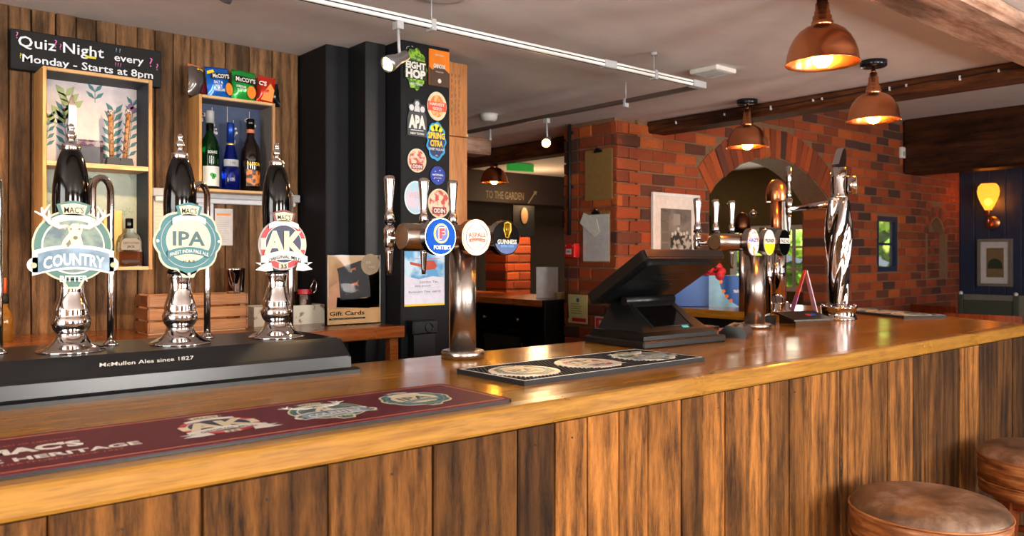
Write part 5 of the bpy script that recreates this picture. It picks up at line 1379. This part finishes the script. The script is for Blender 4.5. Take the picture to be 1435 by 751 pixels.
part('board', MB().prism(rrect(-W, W, -H, H, .01, 3), -.004, 0, 'y'), plain('hardboard', '#8d6c3c', .55), t); clip(t, H - .008)
t = onpier('clipboard', 'clipboard holding white sheets just above the red alarm box level', 'clipboard', 836, 332, group='clipboards on the brick pier')
H = .160
part('board', MB().prism(rrect(-W, W, -H, H, .01, 3), -.004, 0, 'y'), MATS['hardboard'], t)
sh = part('sheet', MB().box(-W + .004, W - .004, -.006, -.0042, -H + .008, H - .02), M_white, t)
ln = MB(); r_ = random.Random(3)
for k in range(14): z = -H * .8 + k * .011; ln.box(-W * .7, -W * .7 + W * r_.uniform(.5, 1.3), -.0066, -.006, z, z + .002)
part('print', ln, M_greyprint, sh)
part('folded_slip', MB().prism([(-W - .02, .09), (-W + .015, .155), (W * .1, .11), (W * .3, .03), (-.01, -.0)], -.012, -.009), M_offwhite, t)
clip(t, H - .008)
t = onpier('fire_alarm_call_point', 'red fire alarm call point on the brick pier', 'alarm', 805.5, 351)
part('box', MB().box(-.045, .045, -.05, 0, -.045, .045, .004), plain('alarm_red', '#d2201e', .35), t)
part('label_plate', MB().box(-.030, .020, -.052, -.050, -.025, .01, .001), M_white, t)
words('lettering', t, M_ink, textmb("FIRE", .010, -.005, -.007, -.0523, w=.032, bold=.03))
part('screw', MB().disc(-.03, .030, .004, -.050, -.052, 8).disc(.03, .030, .004, -.050, -.052, 8), M_white, t)
t = onpier('conduit_pipe', 'thin black conduit running from the ceiling down to the red alarm box', 'pipe', 801, 340)
part('pipe', MB().tube([(0, -.018, .048), (0, -.018, CEIL - t.location.z - .002)], .011, 10), M_blackmat, t)
part('saddle', MB().box(-.02, .02, -.012, 0, .35, .37).box(-.02, .02, -.012, 0, .70, .72), M_blackmat, t)
t = onpier('alarm_cable', 'thin black cable hanging below the red alarm box', 'cable', 797, 370)
part('cable', MB().tube([(0, -.008, 0), (.004, -.008, -.1), (-.003, -.008, -.22), (.004, -.008, -.35)], .004, 6), M_blackmat, t)
t = onpier('safety_notice', 'yellow safety notice with green text and red bar on the brick pier', 'notice', 810, 433)
W = pierw(797, 824) / 2; H = .092
part('plate', MB().box(-W, W, -.003, 0, -H, H, .001), plain('pale_yellow_plate', '#c9c286', .5), t)
part('disc', MB().disc(0, H * .62, .014, -.003, -.0036, 16), plain('petrol_print', '#1f6a78', .5), t)
part('print', lines(5, -.0038, .7, .35, -.3, .004, 0, 3)(W, H), plain('olive_green_print', '#5d7a3a', .5), t)
part('red_bar', MB().box(-W * .6, W * .85, -.0038, -.003, -H * .88, -H * .62), M_red, t)
t = onpier('extinguisher_sign', 'small red and white fire extinguisher sign low on the brick pier', 'sign', 842, 454)
W = pierw(834, 850) / 2; H = .045
part('plate', MB().box(-W, W, -.003, 0, -H, H, .001), M_white, t)
part('red_panel', MB().box(-W * .85, W * .85, -.0036, -.003, -H * .85, H * .85), plain('sign_red', '#d03024', .4), t)
part('extinguisher_symbol', MB().box(-W * .25, W * .1, -.0042, -.0036, -H * .6, H * .35).box(-W * .35, W * .3, -.0042, -.0036, H * .4, H * .5).prism([(W * .2, -H * .6), (W * .7, -H * .6), (W * .55, H * .1), (W * .4, -H * .1)], -.0036, -.0042), M_white, t)
t = thing('alarm_lamp', 'tiny red bell lamp low on the brick pier above the bar', 'lamp', tuple(onX(825, 477, 3.60))); part('lamp', MB().ball((0, 0, 0), .02).box(0, .05, -.02, .02, -.015, .015), M_red, t)

# ---- framed photograph on the brick wall
t0 = onY(911, 270, YB); t1 = onY(977, 390, YB)
cxm = (t0.x + t1.x) / 2; W = (t1.x - t0.x) / 2; zt_ = onY(911, 269, YB).z; H = .262; 
t = thing('framed_photograph', 'white framed sepia photograph of people with barrels on the brick wall', 'picture', (cxm, YB - .004, zt_ - H))
e = .022
part('frame', MB().box(-W, W, -.022, 0, H - e, H, .003).box(-W, W, -.022, 0, -H, -H + e, .003).box(-W, -W + e, -.022, 0, -H + e, H - e, .002).box(W - e, W, -.022, 0, -H + e, H - e, .002), M_whitemetal, t)
part('mount', MB().box(-W + e, W - e, -.012, -.002, -H + e, H - e), plain('pinkish_mount', '#e3d5cb', .6), t)
a_, b_ = W - .085, H - .10
ph = part('photograph', MB().box(-a_, a_, -.0128, -.012, -b_, b_), spotted('sepia_background', '#4a4038', '#8f8378', 9, .5, .5, .2), t)
fg = MB(); fl = MB(); dk = MB(); r_ = random.Random(11)
for k in range(4):
    x = -a_ * .85 + k * .0; z = -b_ * .75 + k * b_ * .42; dk.box(-a_ * .92, -a_ * .5, -.0134, -.0128, z, z + b_ * .36, .0)
for k in range(7):
    x = -a_ * .25 + k * a_ * .19; z = r_.uniform(-.3, .15) * b_
    fg.prism([(x - .022, z - .09), (x + .022, z - .09), (x + .020, z), (x - .018, z)], -.0128, -.0138 - k * .0001); fl.disc(x, z + .014, .012, -.0128, -.0140, 10)
part('barrels', dk, plain('sepia_mid', '#6e6258', .5), ph); part('figures', fg, spotted('sepia_figures', '#2e2823', '#b3a79a', 25, .52), ph); part('faces', fl, plain('sepia_light', '#cbbfb2', .5), ph)
part('window_shape', MB().box(-a_ * .2, a_ * .25, -.0134, -.0128, b_ * .35, b_ * .8), plain('sepia_grey', '#988c80', .5), ph)

# ---- counter under the arch with blue gift bag
p0 = onY(940, 428, 2.95); p1 = onY(1036, 428, 2.95)
p0 = onY(940, 428, 2.76); p1 = onY(1034, 428, 2.76)
w_ = .50
t = thing('gift_bag', 'blue paper bag with a pale wave, stars and red bow behind the till', 'bag', (3.375, 2.68, TOP), math.atan2(-.245, .26)); w_ = .345
hB = .165
part('bag', MB().box(0, w_, 0, .11, 0, hB, .004), plain('bag_blue', '#0d4f9c', .35), t)
part('pale_wave', MB().prism([(w_ * .52, 0), (w_ * .98, 0), (w_ * .80, hB * .25), (w_ * .70, hB * .6), (w_ * .66, hB), (w_ * .52, hB)], 0, -.0008), plain('pale_blue_wave', '#8ac4e4', .4), t)
for x, z in ((.70, .8), (.74, .5), (.79, .35), (.85, .2)): part('star', MB().disc(w_ * x, hB * z, .011, -.0008, -.0015, 5), M_orange, t)
words('lettering', t, M_offwhite, textmb("TREAT", .014, w_ * .93, hB * .5, -.001, w=w_ * .09, bold=.03))
rb = MB()
for k in range(7): a = k * .9; rb.ball((w_ * .62 + .035 * math.cos(a), .02 + .02 * math.sin(a * 2), hB + .02 + .028 * math.sin(a)), .024, 8, 6, sc=(1, .7, 1))
part('red_bow', rb, plain('tissue_red', '#c82632', .5), t)

# ---- fridge unit and counter seen past the column
t = thing('bottle_fridge', 'black glass fronted bottle fridge under a wooden top past the taps', 'fridge', (3.54, 3.89, -.022))
part('wooden_top', MB().box(-.012, .56, .31, 1.95, TOP - .045, TOP - .003, .003).box(-.012, .56, .0, .309, TOP - .045, TOP - .003), oak('fridge_top_wood', '#b8662a', '#7a3f14', .3, 'y'), t)  # orange brown wood for the fridge top
part('cabinet', MB().box(.04, .55, .01, 1.93, .0221, TOP - .046), M_black, t)
part('top_grille', MB().box(.0, .039, .01, 1.93, .90, TOP - .05, .003), M_blackgloss, t)
for y in (.44, 1.02, 1.60):
    d = part('glass_door', MB().box(.015, .020, y - .21, y + .21, .12, .84), plain('dark_fridge_glass', '#2c332c', .05, coat=1), t)
    part('door_frame', MB().box(.0, .038, y - .26, y - .215, .08, .88, .002).box(.0, .038, y + .215, y + .26, .08, .88, .002).box(.0, .038, y - .214, y + .214, .845, .88, .002).box(.0, .038, y - .214, y + .214, .08, .115, .002), M_blackgloss, d)
    part('chrome_handle', MB().box(-.016, -.001, y - .25, y - .235, .2, .80, .002), M_steel, d)
kn = MB()
for y in (.25, .62, .9, 1.2): kn.ball((-.004, y, .955), .013)
part('knobs', kn, M_chrome, t)
part('end_panel', MB().box(-.01, .56, -.03, -.001, .0221, TOP + .0, .003), M_plastic, t)
p = onX(766, 415, 3.14)
t = thing('menu_sheet', 'white printed sheet in a holder standing on the fridge counter', 'menu', (onY(766, 400, 4.02).x + .06, 4.08, TOP - .0245), -.72)
part('sheet', MB().box(-.075, .075, -.002, 0, .0, .215), M_white, t); part('print', MB().join(lines(12)(.07, .1), Matrix.Translation((0, -.001, .11))), M_greyprint, t)
part('holder', MB().box(-.078, .078, -.02, .02, 0, .003), ac, t)
p = onX(780, 418, 3.14)
t = thing('small_carton', 'small cream carton on the fridge counter beside the printed sheet', 'carton', (onY(784, 400, 3.92).x + .05, 3.935, TOP - .0245), -.2)
part('carton', MB().box(-.06, .06, -.018, .02, 0, .045, .002), plain('cream_carton', '#cdb48a', .6), t)

# ---- back room: brick chimney lit from above, sign on the fascia, mirror, exit sign
ch = thing('brick_chimney', 'round topped brick pier lit warm orange in the back room', 'chimney', (4.50, 5.25, 0))
part('core', MB().box(-.13, .13, .008, .3, 0, 1.50), M_mortar, ch)
R.seed(21)
for k in range(20):
    z = .06 + k * CO
    cs = [-.135, .0, .135] if k % 2 else [-.135, -.06, .135]
    for i in range(2): put_brick(ch, (cs[i] + cs[i + 1]) / 2, z, cs[i + 1] - cs[i] - .008, BH, .05, 0)
    put_brick(ch, .15, z, .28, BH, .05, -.142, 'x')
lamp('chimney_spot', 'SPOT', (4.45, 4.95, 2.05), 65, (1, .55, .22), (math.radians(14), 0, 0), spot_size=1.1, spot_blend=.6, shadow_soft_size=.03)
p = onY(715, 274, 6.27)
t = thing('garden_sign', 'dim painted wording TO THE GARDEN with an arrow on the dark fascia', 'sign', (p.x, 6.278, p.z))
part('lettering', textmb("TO THE GARDEN", .075, -.06, 0, -.001, w=.50, bold=.01), plain('aged_cream_paint', '#75684f', .6), t)
part('arrow', MB().prism([(.24, -.07), (.26, -.07), (.345, .035), (.36, .02), (.37, .065), (.325, .06), (.335, .045)], 0, -.002), MATS['aged_cream_paint'], t)
t = thing('exit_light', 'small green emergency exit light on the back room ceiling', 'light', (onZ(729, 240, 2.15).x, onZ(729, 240, 2.15).y, 2.15))
part('panel', MB().box(-.15, .15, -.02, .02, 0, .07), plain('green_exit_panel', '#1f6a2a', .4, emit='#2fa03a', es=.35), t)
p = onY(737, 302, 6.0)
t = thing('wall_plaque', 'small oval plaque in the dark back room above the lit bricks', 'plaque', (p.x, 6.0, p.z))
part('panel', MB().box(-.14, .14, .03, .05, -.2, .1), M_ink, t); part('oval', MB().disc(0, 0, .045, .03, .02, 20, ry=.08), plain('dim_oval', '#8a6a4a', .5), t)
part('stand', MB().box(-.02, .02, .03, .05, -p.z + .0, -.2), M_ink, t)

# ---- doors / post in back room

# ================================================================ CEILING FITTINGS
def pendant(x, y, zr, label, power=9, s=1.0):
    t = thing('pendant_lamp', label, 'pendant lamp', (x, y, CEIL), 0, 'copper pendant lamps over the bar')
    dz = zr - CEIL
    part('ceiling_rose', MB().lathe([(.001, -.028), (.050, -.028), (.055, -.024), (.056, -.002), (.050, -.0005)], 28), plain('black_chrome', '#33343a', .2, .8), t)
    part('stem', MB().tube([(0, 0, -.028), (0, 0, dz + .195)], .0065, 12).lathe([(.009, dz + .20), (.011, dz + .21), (.009, dz + .22)], 12), M_copper, t)
    part('lamp_holder', MB().lathe([(.010, .21), (.016, .206), (.017, .190), (.021, .187), (.021, .165), (.024, .163), (.024, .150), (.029, .147), (.029, .132), (.033, .130), (.033, .118), (.030, .112)], 24, Matrix.Translation((0, 0, dz))), M_copper, t)
    pr = [(.032, .118), (.050, .112), (.068, .100), (.085, .080), (.098, .055), (.106, .028), (.109, .006), (.1125, .000), (.1135, -.002)]
    inn = [(r - .0022, z - .0015) for r, z in pr[::-1][1:]]
    part('shade', MB().lathe(pr + [(.1125, -.003)] + inn, 48, Matrix.Translation((0, 0, dz)), cap=False), M_copper, t)
    b_ = part('bulb', MB().lathe([(.012, .105), (.014, .085), (.022, .062), (.031, .035), (.032, .018), (.026, -.002), (.014, -.012), (.002, -.015)], 24, Matrix.Translation((0, 0, dz)), cap=False), M_bulb, t)
    part('bulb_neck', MB().lathe([(.013, .10), (.013, .125)], 16, Matrix.Translation((0, 0, dz))), M_gold, t)
    return t
M_bulb = plain('warm_bulb', '#ffd9a0', .3, emit='#ffa838', es=100)
pendant(2.37, 1.30, 1.975, 'copper dome pendant lamp largest and nearest, cut by the top of the photo')
pendant(3.46, 1.66, 1.960, 'copper dome pendant lamp second nearest, left of the big red brown beam')
pendant(3.80, 2.52, 1.962, 'copper dome pendant lamp hanging in front of the brick arch')
pendant(3.99, 4.96, 1.950, 'copper dome pendant lamp in the dark room beyond the taps')

TZ = 2.125
t = thing('track_light_rail', 'long white lighting track hanging below the ceiling', 'lighting track', (0, 2.18, TZ), 0)
part('rail', MB().box(-.2, 2.86, -.014, .014, -.012, .012, .003), M_whitemetal, t)
part('groove', MB().box(-.2, 2.86, -.0150, -.014, -.002, .002).box(-.2, 2.86, -.004, .004, -.0125, -.012), M_dkgrey, t)
part('end_connector', MB().box(2.861, 2.95, -.018, .018, -.015, .015, .003), M_grey, t)
part('joint_sleeve', MB().box(2.30, 2.37, -.017, .017, -.015, .015, .003), M_grey, t)
for x in (1.49, 2.61):
    part('hanger', MB().tube([(x, 0, .013), (x, 0, CEIL - TZ - .012)], .002, 6).box(x - .009, x + .009, -.018, .018, -.020, .018, .002).lathe([(.014, CEIL - TZ - .014), (.014, CEIL - TZ - .001)], 14, Matrix.Translation((x, 0, 0))), M_grey, t)
t = thing('track_cross_rail', 'darker lighting rail branching back from the end of the white track', 'lighting track', (2.95, 2.19, TZ))
part('rail', MB().box(-.011, .011, .02, 2.0, -.010, .010, .002), plain('bronze_rail', '#5b5048', .4, .3), t)
for y in (.45, 1.75): part('hanger', MB().tube([(0, y, .011), (0, y, CEIL - TZ - .002)], .003, 6).box(-.014, .014, y - .008, y + .008, -.03, .012, .002), M_grey, t)
def spot(label, loc, aim, rz, power=14, compact=False):
    t = thing('track_spotlight', label, 'spotlight', loc, rz, 'spotlights on the lighting tracks')
    part('clip', MB().box(-.012, .012, -.016, .016, .0, .026, .002), M_grey, t)
    part('arm', MB().tube([(0, 0, .0), (.003, 0, -.055), (.006, 0, -.085)] if not compact else [(0, .0, .0), (0, .03, .0), (0, .05, .05)], .005, 8), M_grey, t)
    d = Vector(aim).normalized(); q = d.to_track_quat('Z', 'Y').to_matrix().to_4x4(); M4 = Matrix.Translation((.006, 0, -.09) if not compact else (0, .05, .055)) @ q
    h = part('lamp_head', MB().lathe([(.010, -.035), (.016, -.030), (.018, .015), (.021, .022), (.026, .045), (.0265, .060), (.024, .060), (.020, .045)], 22, M4), plain('dull_silver', '#9a9a9e', .3, .8), t)
    part('lamp_face', MB().lathe([(.001, .052), (.023, .054)], 22, M4, cap=False), M_spotface, h)
    lamp('spotlight_beam', 'SPOT', tuple(Vector(loc) + (M4 @ Vector((0, 0, .064)))), power, (1, .64, .32), d.to_track_quat('-Z', 'Y').to_euler(), spot_size=1.25, spot_blend=.5, shadow_soft_size=.02)
    return t
M_spotface = plain('spot_face', '#ffe0a0', .3, emit='#ffca60', es=22)
s1 = onY(558, 22, 2.18)
spot('track spotlight with dark silver head aimed down left at the pillar', (s1.x, 2.18, TZ - .038), (-.75, -.10, -.42), 0)
spot('track spotlight above the left shelves aimed at the plank wall', (.85, 2.18, TZ - .038), (-.28, .86, -.82), 0, 26, True)
spot('track spotlight farthest left aimed at the plank wall', (.15, 2.18, TZ - .038), (-.1, .86, -.80), 0, 22, True)
s2 = onX(766, 172, 2.95)
spot('glowing track spotlight on the darker cross rail', (2.95, s2.y, TZ - .036), (-.55, -.45, -.35), 0)
p = onX(687, 182, 2.95)
t = thing('track_hook', 'small grey hook hanging from the far end of the cross rail', 'hook', (2.95, p.y, TZ - .010)); part('hook', MB().tube([(0, 0, 0), (0, 0, -.05), (.0, .0, -.055)], .006, 8).ball((0, 0, -.058), .010), M_grey, t)
p = onZ(999, 97, CEIL)
t = thing('ceiling_vent', 'square white ceiling vent with grey grille', 'vent', (p.x, p.y, CEIL), math.radians(0))
part('frame', MB().box(-.075, .075, -.075, .075, -.022, -.0005, .004), M_offwhite, t)
gr = MB()
for k in range(9): y = -.058 + k * .0135; gr.box(-.06, .06, y, y + .006, -.0245, -.022)
part('grille', gr, M_grey, t)
p = onZ(685, 160, CEIL)
t = thing('smoke_detector', 'round white smoke detector on the ceiling behind the track', 'detector', (p.x, p.y, CEIL))
part('detector', MB().lathe([(.03, -.045), (.045, -.038), (.052, -.02), (.055, -.0005)][::1], 24), M_offwhite, t)
t = thing('ceiling_downlight', 'round ceiling fitting cut by the top edge of the photo', 'light fitting', (1.50, 2.13, CEIL))
part('ring', MB().lathe([(.07, -.012), (.085, -.010), (.09, -.0005)], 32), M_grey, t)
# fairy-light clips along the cross beam
t = thing('cable_run', 'thin dark cable with small white clips along the cross beam', 'cable', (3.93, 0, 2.19))
pts = [(-.006, .7 + k * .1, -.004 * (k % 3)) for k in range(26)]
part('cable', MB().tube(pts, .003, 5), M_blackmat, t)
r_ = random.Random(8)
for y in (1.32, 1.48, 1.72, 1.80, 2.15, 2.20, 2.45, 2.75, 3.1): part('cable_clip', MB().box(-.012, -.001, y, y + .006, -.008 - r_.uniform(0, .012), .002), M_white, t)
p = onY(1266, 215, YB)
t = thing('alarm_sensor', 'small white sensor on the brick wall beside the dark beam', 'sensor', (7.46, YB - .003, p.z)); part('sensor', MB().box(-.035, .035, -.03, 0, -.05, .05, .004), M_offwhite, t); part('lens', MB().box(-.02, .02, -.033, -.03, -.03, .01), M_grey, t)

# ================================================================ RIGHT WALL: SCONCE, PICTURE
XW = 8.795
def onblue(name, label, cat, px, py, x=XW):
    p = onX(px, py, x); return thing(name, label, cat, (x, p.y, p.z), -PI / 2)
t = onblue('wall_sconce', 'glowing amber glass wall sconce on the blue wall', 'wall lamp', 1392, 312)
part('wall_plate', MB().lathe([(.07, 0), (.068, .012), (.05, .02), (.01, .024)], 24, Matrix.Rotation(PI / 2, 4, 'X')), M_copper, t)
part('arm', MB().tube([(0, -.02, 0), (-.0, -.06, -.03), (-.0, -.10, -.03), (-.0, -.13, .0), (-.0, -.13, .06)], .010, 8), M_copper, t)
M4 = Matrix.Translation((0, -.13, .06))
part('cup', MB().lathe([(.012, 0), (.03, .01), (.026, .05), (.03, .06)], 20, M4), M_copper, t)
m, n, b = newmat('amber_lamp_glass')
b.inputs['Base Color'].default_value = (1, .55, .12, 1); b.inputs['Transmission Weight'].default_value = .9; b.inputs['Roughness'].default_value = .15; b.inputs['IOR'].default_value = 1.1
b.inputs['Emission Color'].default_value = (1, .42, .06, 1); b.inputs['Emission Strength'].default_value = .35
part('glass_shade', MB().lathe([(.030, .06), (.045, .09), (.070, .14), (.092, .20), (.098, .245), (.090, .29), (.066, .32), (.063, .318), (.087, .29), (.095, .245), (.089, .20), (.067, .142), (.042, .092), (.026, .064)], 32, M4, cap=False, lobes=lambda a, z: 1 + .04 * math.cos(8 * a)), m, t)
part('bulb', MB().ball((0, -.13, .20), .034), plain('sconce_bulb', '#ffe0a0', .3, emit='#ffb044', es=40), t)
t = onblue('framed_print', 'grey framed print with a dark arch shape on the blue wall under the sconce', 'picture', 1395, 368)
W = (onX(1370, 368, XW).y - onX(1419, 368, XW).y) / 2; H = .235; e = .028
part('frame', MB().box(-W, W, -.03, 0, H - e, H, .003).box(-W, W, -.03, 0, -H, -H + e, .003).box(-W, -W + e, -.03, 0, -H + e, H - e).box(W - e, W, -.03, 0, -H + e, H - e), plain('grey_frame', '#6c655c', .5), t)
part('mount', MB().box(-W + e, W - e, -.012, 0, -H + e, H - e), plain('grey_white_mount', '#b9b4b4', .6), t)
part('print', MB().box(-W * .5, W * .5, -.013, -.012, -H * .62, H * .62), plain('tan_print', '#6f5a3c', .5), t)
part('arch_shape', MB().prism([(W * .42 * math.cos(PI * i / 10), -.03 + H * .3 * math.sin(PI * i / 10)) for i in range(11)], -.013, -.0136).box(-W * .42, W * .42, -.0136, -.013, -.06, -.03), plain('dark_olive_print', '#24301c', .5), t)

# ================================================================ STOOLS AND CHAIRS
def leather(name):
    m, n, b = newmat(name)
    v = mapped(n); f = noisen(n, v, 7, 6, .7); g = noisen(n, v, 60, 4)
    n.links.new(ramp(n, f, (.34, lin('#332010')), (.50, lin('#604430')), (.68, lin('#8f7560'))), b.inputs['Base Color'])
    n.links.new(ramp(n, f, (.3, .35), (.7, .6)), b.inputs['Roughness']); bump(n, b, g, .25, .002)
    return m
def leather_side(name):
    m, n, b = newmat(name); v = mapped(n, (1, 1, 7)); f = noisen(n, v, 9, 6, .6)
    n.links.new(ramp(n, f, (.32, lin('#4a2410')), (.5, lin('#8a4f24')), (.70, lin('#b87c48'))), b.inputs['Base Color']); b.inputs['Roughness'].default_value = .42; bump(n, b, f, .4, .002)
    return m
M_lt = leather('worn_leather_top'); M_ls = leather_side('worn_leather_side')
M_stool = oak('reddish_stool_wood', '#8e4520', '#5c260e', .3, 'z')
def stool(x, y, h, r, label):
    t = thing('bar_stool', label, 'stool', (x, y, 0), .3, 'leather bar stools')
    part('seat_top', MB().lathe([(.002, h), (r * .5, h - .0015), (r * .8, h - .006), (r * .93, h - .014), (r * .985, h - .026), (r, h - .033)], 56, cap=False), M_lt, t)
    part('seat_side', MB().lathe([(r, h - .0365), (r * 1.005, h - .05), (r, h - .075), (r * .985, h - .108), (r * .90, h - .114)], 56, cap=True), M_ls, t)
    part('lower_band', MB().lathe([(r * .965, h - .1145), (r * .99, h - .118), (r * .985, h - .150), (r * .93, h - .155)], 56), M_ls, t)
    pip = [(r * 1.004 * math.cos(2 * PI * i / 56), r * 1.004 * math.sin(2 * PI * i / 56), h - .035) for i in range(57)]
    part('piping', MB().tube(pip, .0035, 6, cap=False), M_ls, t)
    pip = [(r * .995 * math.cos(2 * PI * i / 56), r * .995 * math.sin(2 * PI * i / 56), h - .1125) for i in range(57)]
    part('lower_piping', MB().tube(pip, .003, 6, cap=False), M_ls, t)
    part('seat_frame', MB().lathe([(r * .75, h - .156), (r * .75, h - .185)], 32), M_stool, t)
    for k in range(4):
        a = PI / 4 + PI / 2 * k; c, s_ = math.cos(a), math.sin(a)
        p = [(c * r * .68, s_ * r * .68, h - .158), (c * r * 1.05, s_ * r * 1.05, 0)]
        m = MB(); ux, uy = -s_, c; q = .019; vs = []
        for (px, py, pz) in p:
            for i, j in ((-1, -1), (1, -1), (1, 1), (-1, 1)): vs.append((px + ux * q * i + c * q * j, py + uy * q * i + s_ * q * j, pz))
        part('leg', m.add(vs, [(0, 1, 2, 3), (7, 6, 5, 4), (0, 4, 5, 1), (1, 5, 6, 2), (2, 6, 7, 3), (3, 7, 4, 0)]), M_stool, t)
    for k in range(4):
        z = .30 if k % 2 else .36; f = r * (.68 + .37 * (1 - z / (h - .158)))
        a, b_ = PI / 4 + PI / 2 * k, PI / 4 + PI / 2 * (k + 1)
        part('stretcher', MB().tube([(f * math.cos(a), f * math.sin(a), z), (f * math.cos(b_), f * math.sin(b_), z)], .014, 8), M_stool, t)
        z = h - .30; f = r * (.68 + .37 * (1 - z / (h - .158)))
        part('upper_stretcher', MB().tube([(f * math.cos(a), f * math.sin(a), z), (f * math.cos(b_), f * math.sin(b_), z)], .012, 8), M_stool, t)
    return t
stool(2.085, .862, .772, .182, 'round brown worn leather bar stool, nearer of the two')
stool(2.90, .85, .772, .182, 'round brown worn leather bar stool, farther one cut by the right edge')
def chair(x, y, rz, label, wood, h=.98, style='slat'):
    t = thing('dining_chair', label, 'chair', (x, y, 0), rz, 'chairs beyond the bar')
    part('seat', MB().box(-.21, .21, -.2, .2, .43, .47, .008), wood, t)
    for sx in (-1, 1):
        part('leg', MB().box(sx * .19 - .018, sx * .19 + .018, -.19, -.155, 0, .43, .002), wood, t)
        part('back_leg', MB().box(sx * .19 - .018, sx * .19 + .018, .16, .195, 0, h - (.0 if style == 'post' else .11), .002), wood, t)
    if style == 'post':
        [part('finial', MB().ball((sx * .19, .178, h + .012), .016), M_grey, t) for sx in (-1, 1)]
        part('back_slat', MB().box(-.171, .171, .17, .188, h - .16, h - .04, .003), wood, t); part('back_slat', MB().box(-.171, .171, .17, .188, h - .36, h - .28, .003), wood, t)
    else:
        P = [(-.23 + .46 * i / 8, .178 + .02 * math.sin(PI * i / 8)) for i in range(9)]
        part('top_rail', MB().prism([(x, y - .012) for x, y in P] + [(x, y + .012) for x, y in P[::-1]], h - .11, h, 'z'), wood, t)
        for k in range(5): part('spindle', MB().tube([(-.12 + .06 * k, .185, .47), (-.12 + .06 * k, .185, h - .11)], .009, 6), wood, t)
    return t
M_dkch = plain('dark_green_black_chair', '#22281f', .5); M_rdch = oak('red_brown_chair_wood', '#94401c', '#5c220c', .35, 'z', coat=0)
c0 = onX(1381, 405, 6.9)
chair(7.05, onX(1383, 405, 7.05).y - .05, PI / 2 + .1, 'dark chair with knobbed back posts before the blue wall', M_dkch, 1.06, 'post')
chair(5.9, onX(1388, 430, 5.9).y, PI / 2 + .05, 'red brown chair with a curved top rail just past the bar end', M_rdch, .985)
chair(7.6, onX(1312, 425, 7.6).y - .1, PI / 2 - .3, 'red brown chair in front of the brick wall niche', M_rdch, .93)
chair(6.4, onX(1268, 425, 6.4).y - .0, PI / 2 + .5, 'red brown chair standing in front of the little window wall', M_rdch, .93)
p = onX(1435, 430, 7.9)
t = thing('dining_table', 'small dark table between the chairs at the blue wall', 'table', (8.2, 1.9, 0))
part('top', MB().box(-.35, .35, -.4, .4, .72, .75, .004), M_rdch, t)
for sx in (-1, 1):
    for sy in (-1, 1): part('leg', MB().box(sx * .3 - .025, sx * .3 + .025, sy * .35 - .025, sy * .35 + .025, 0, .72), M_rdch, t)
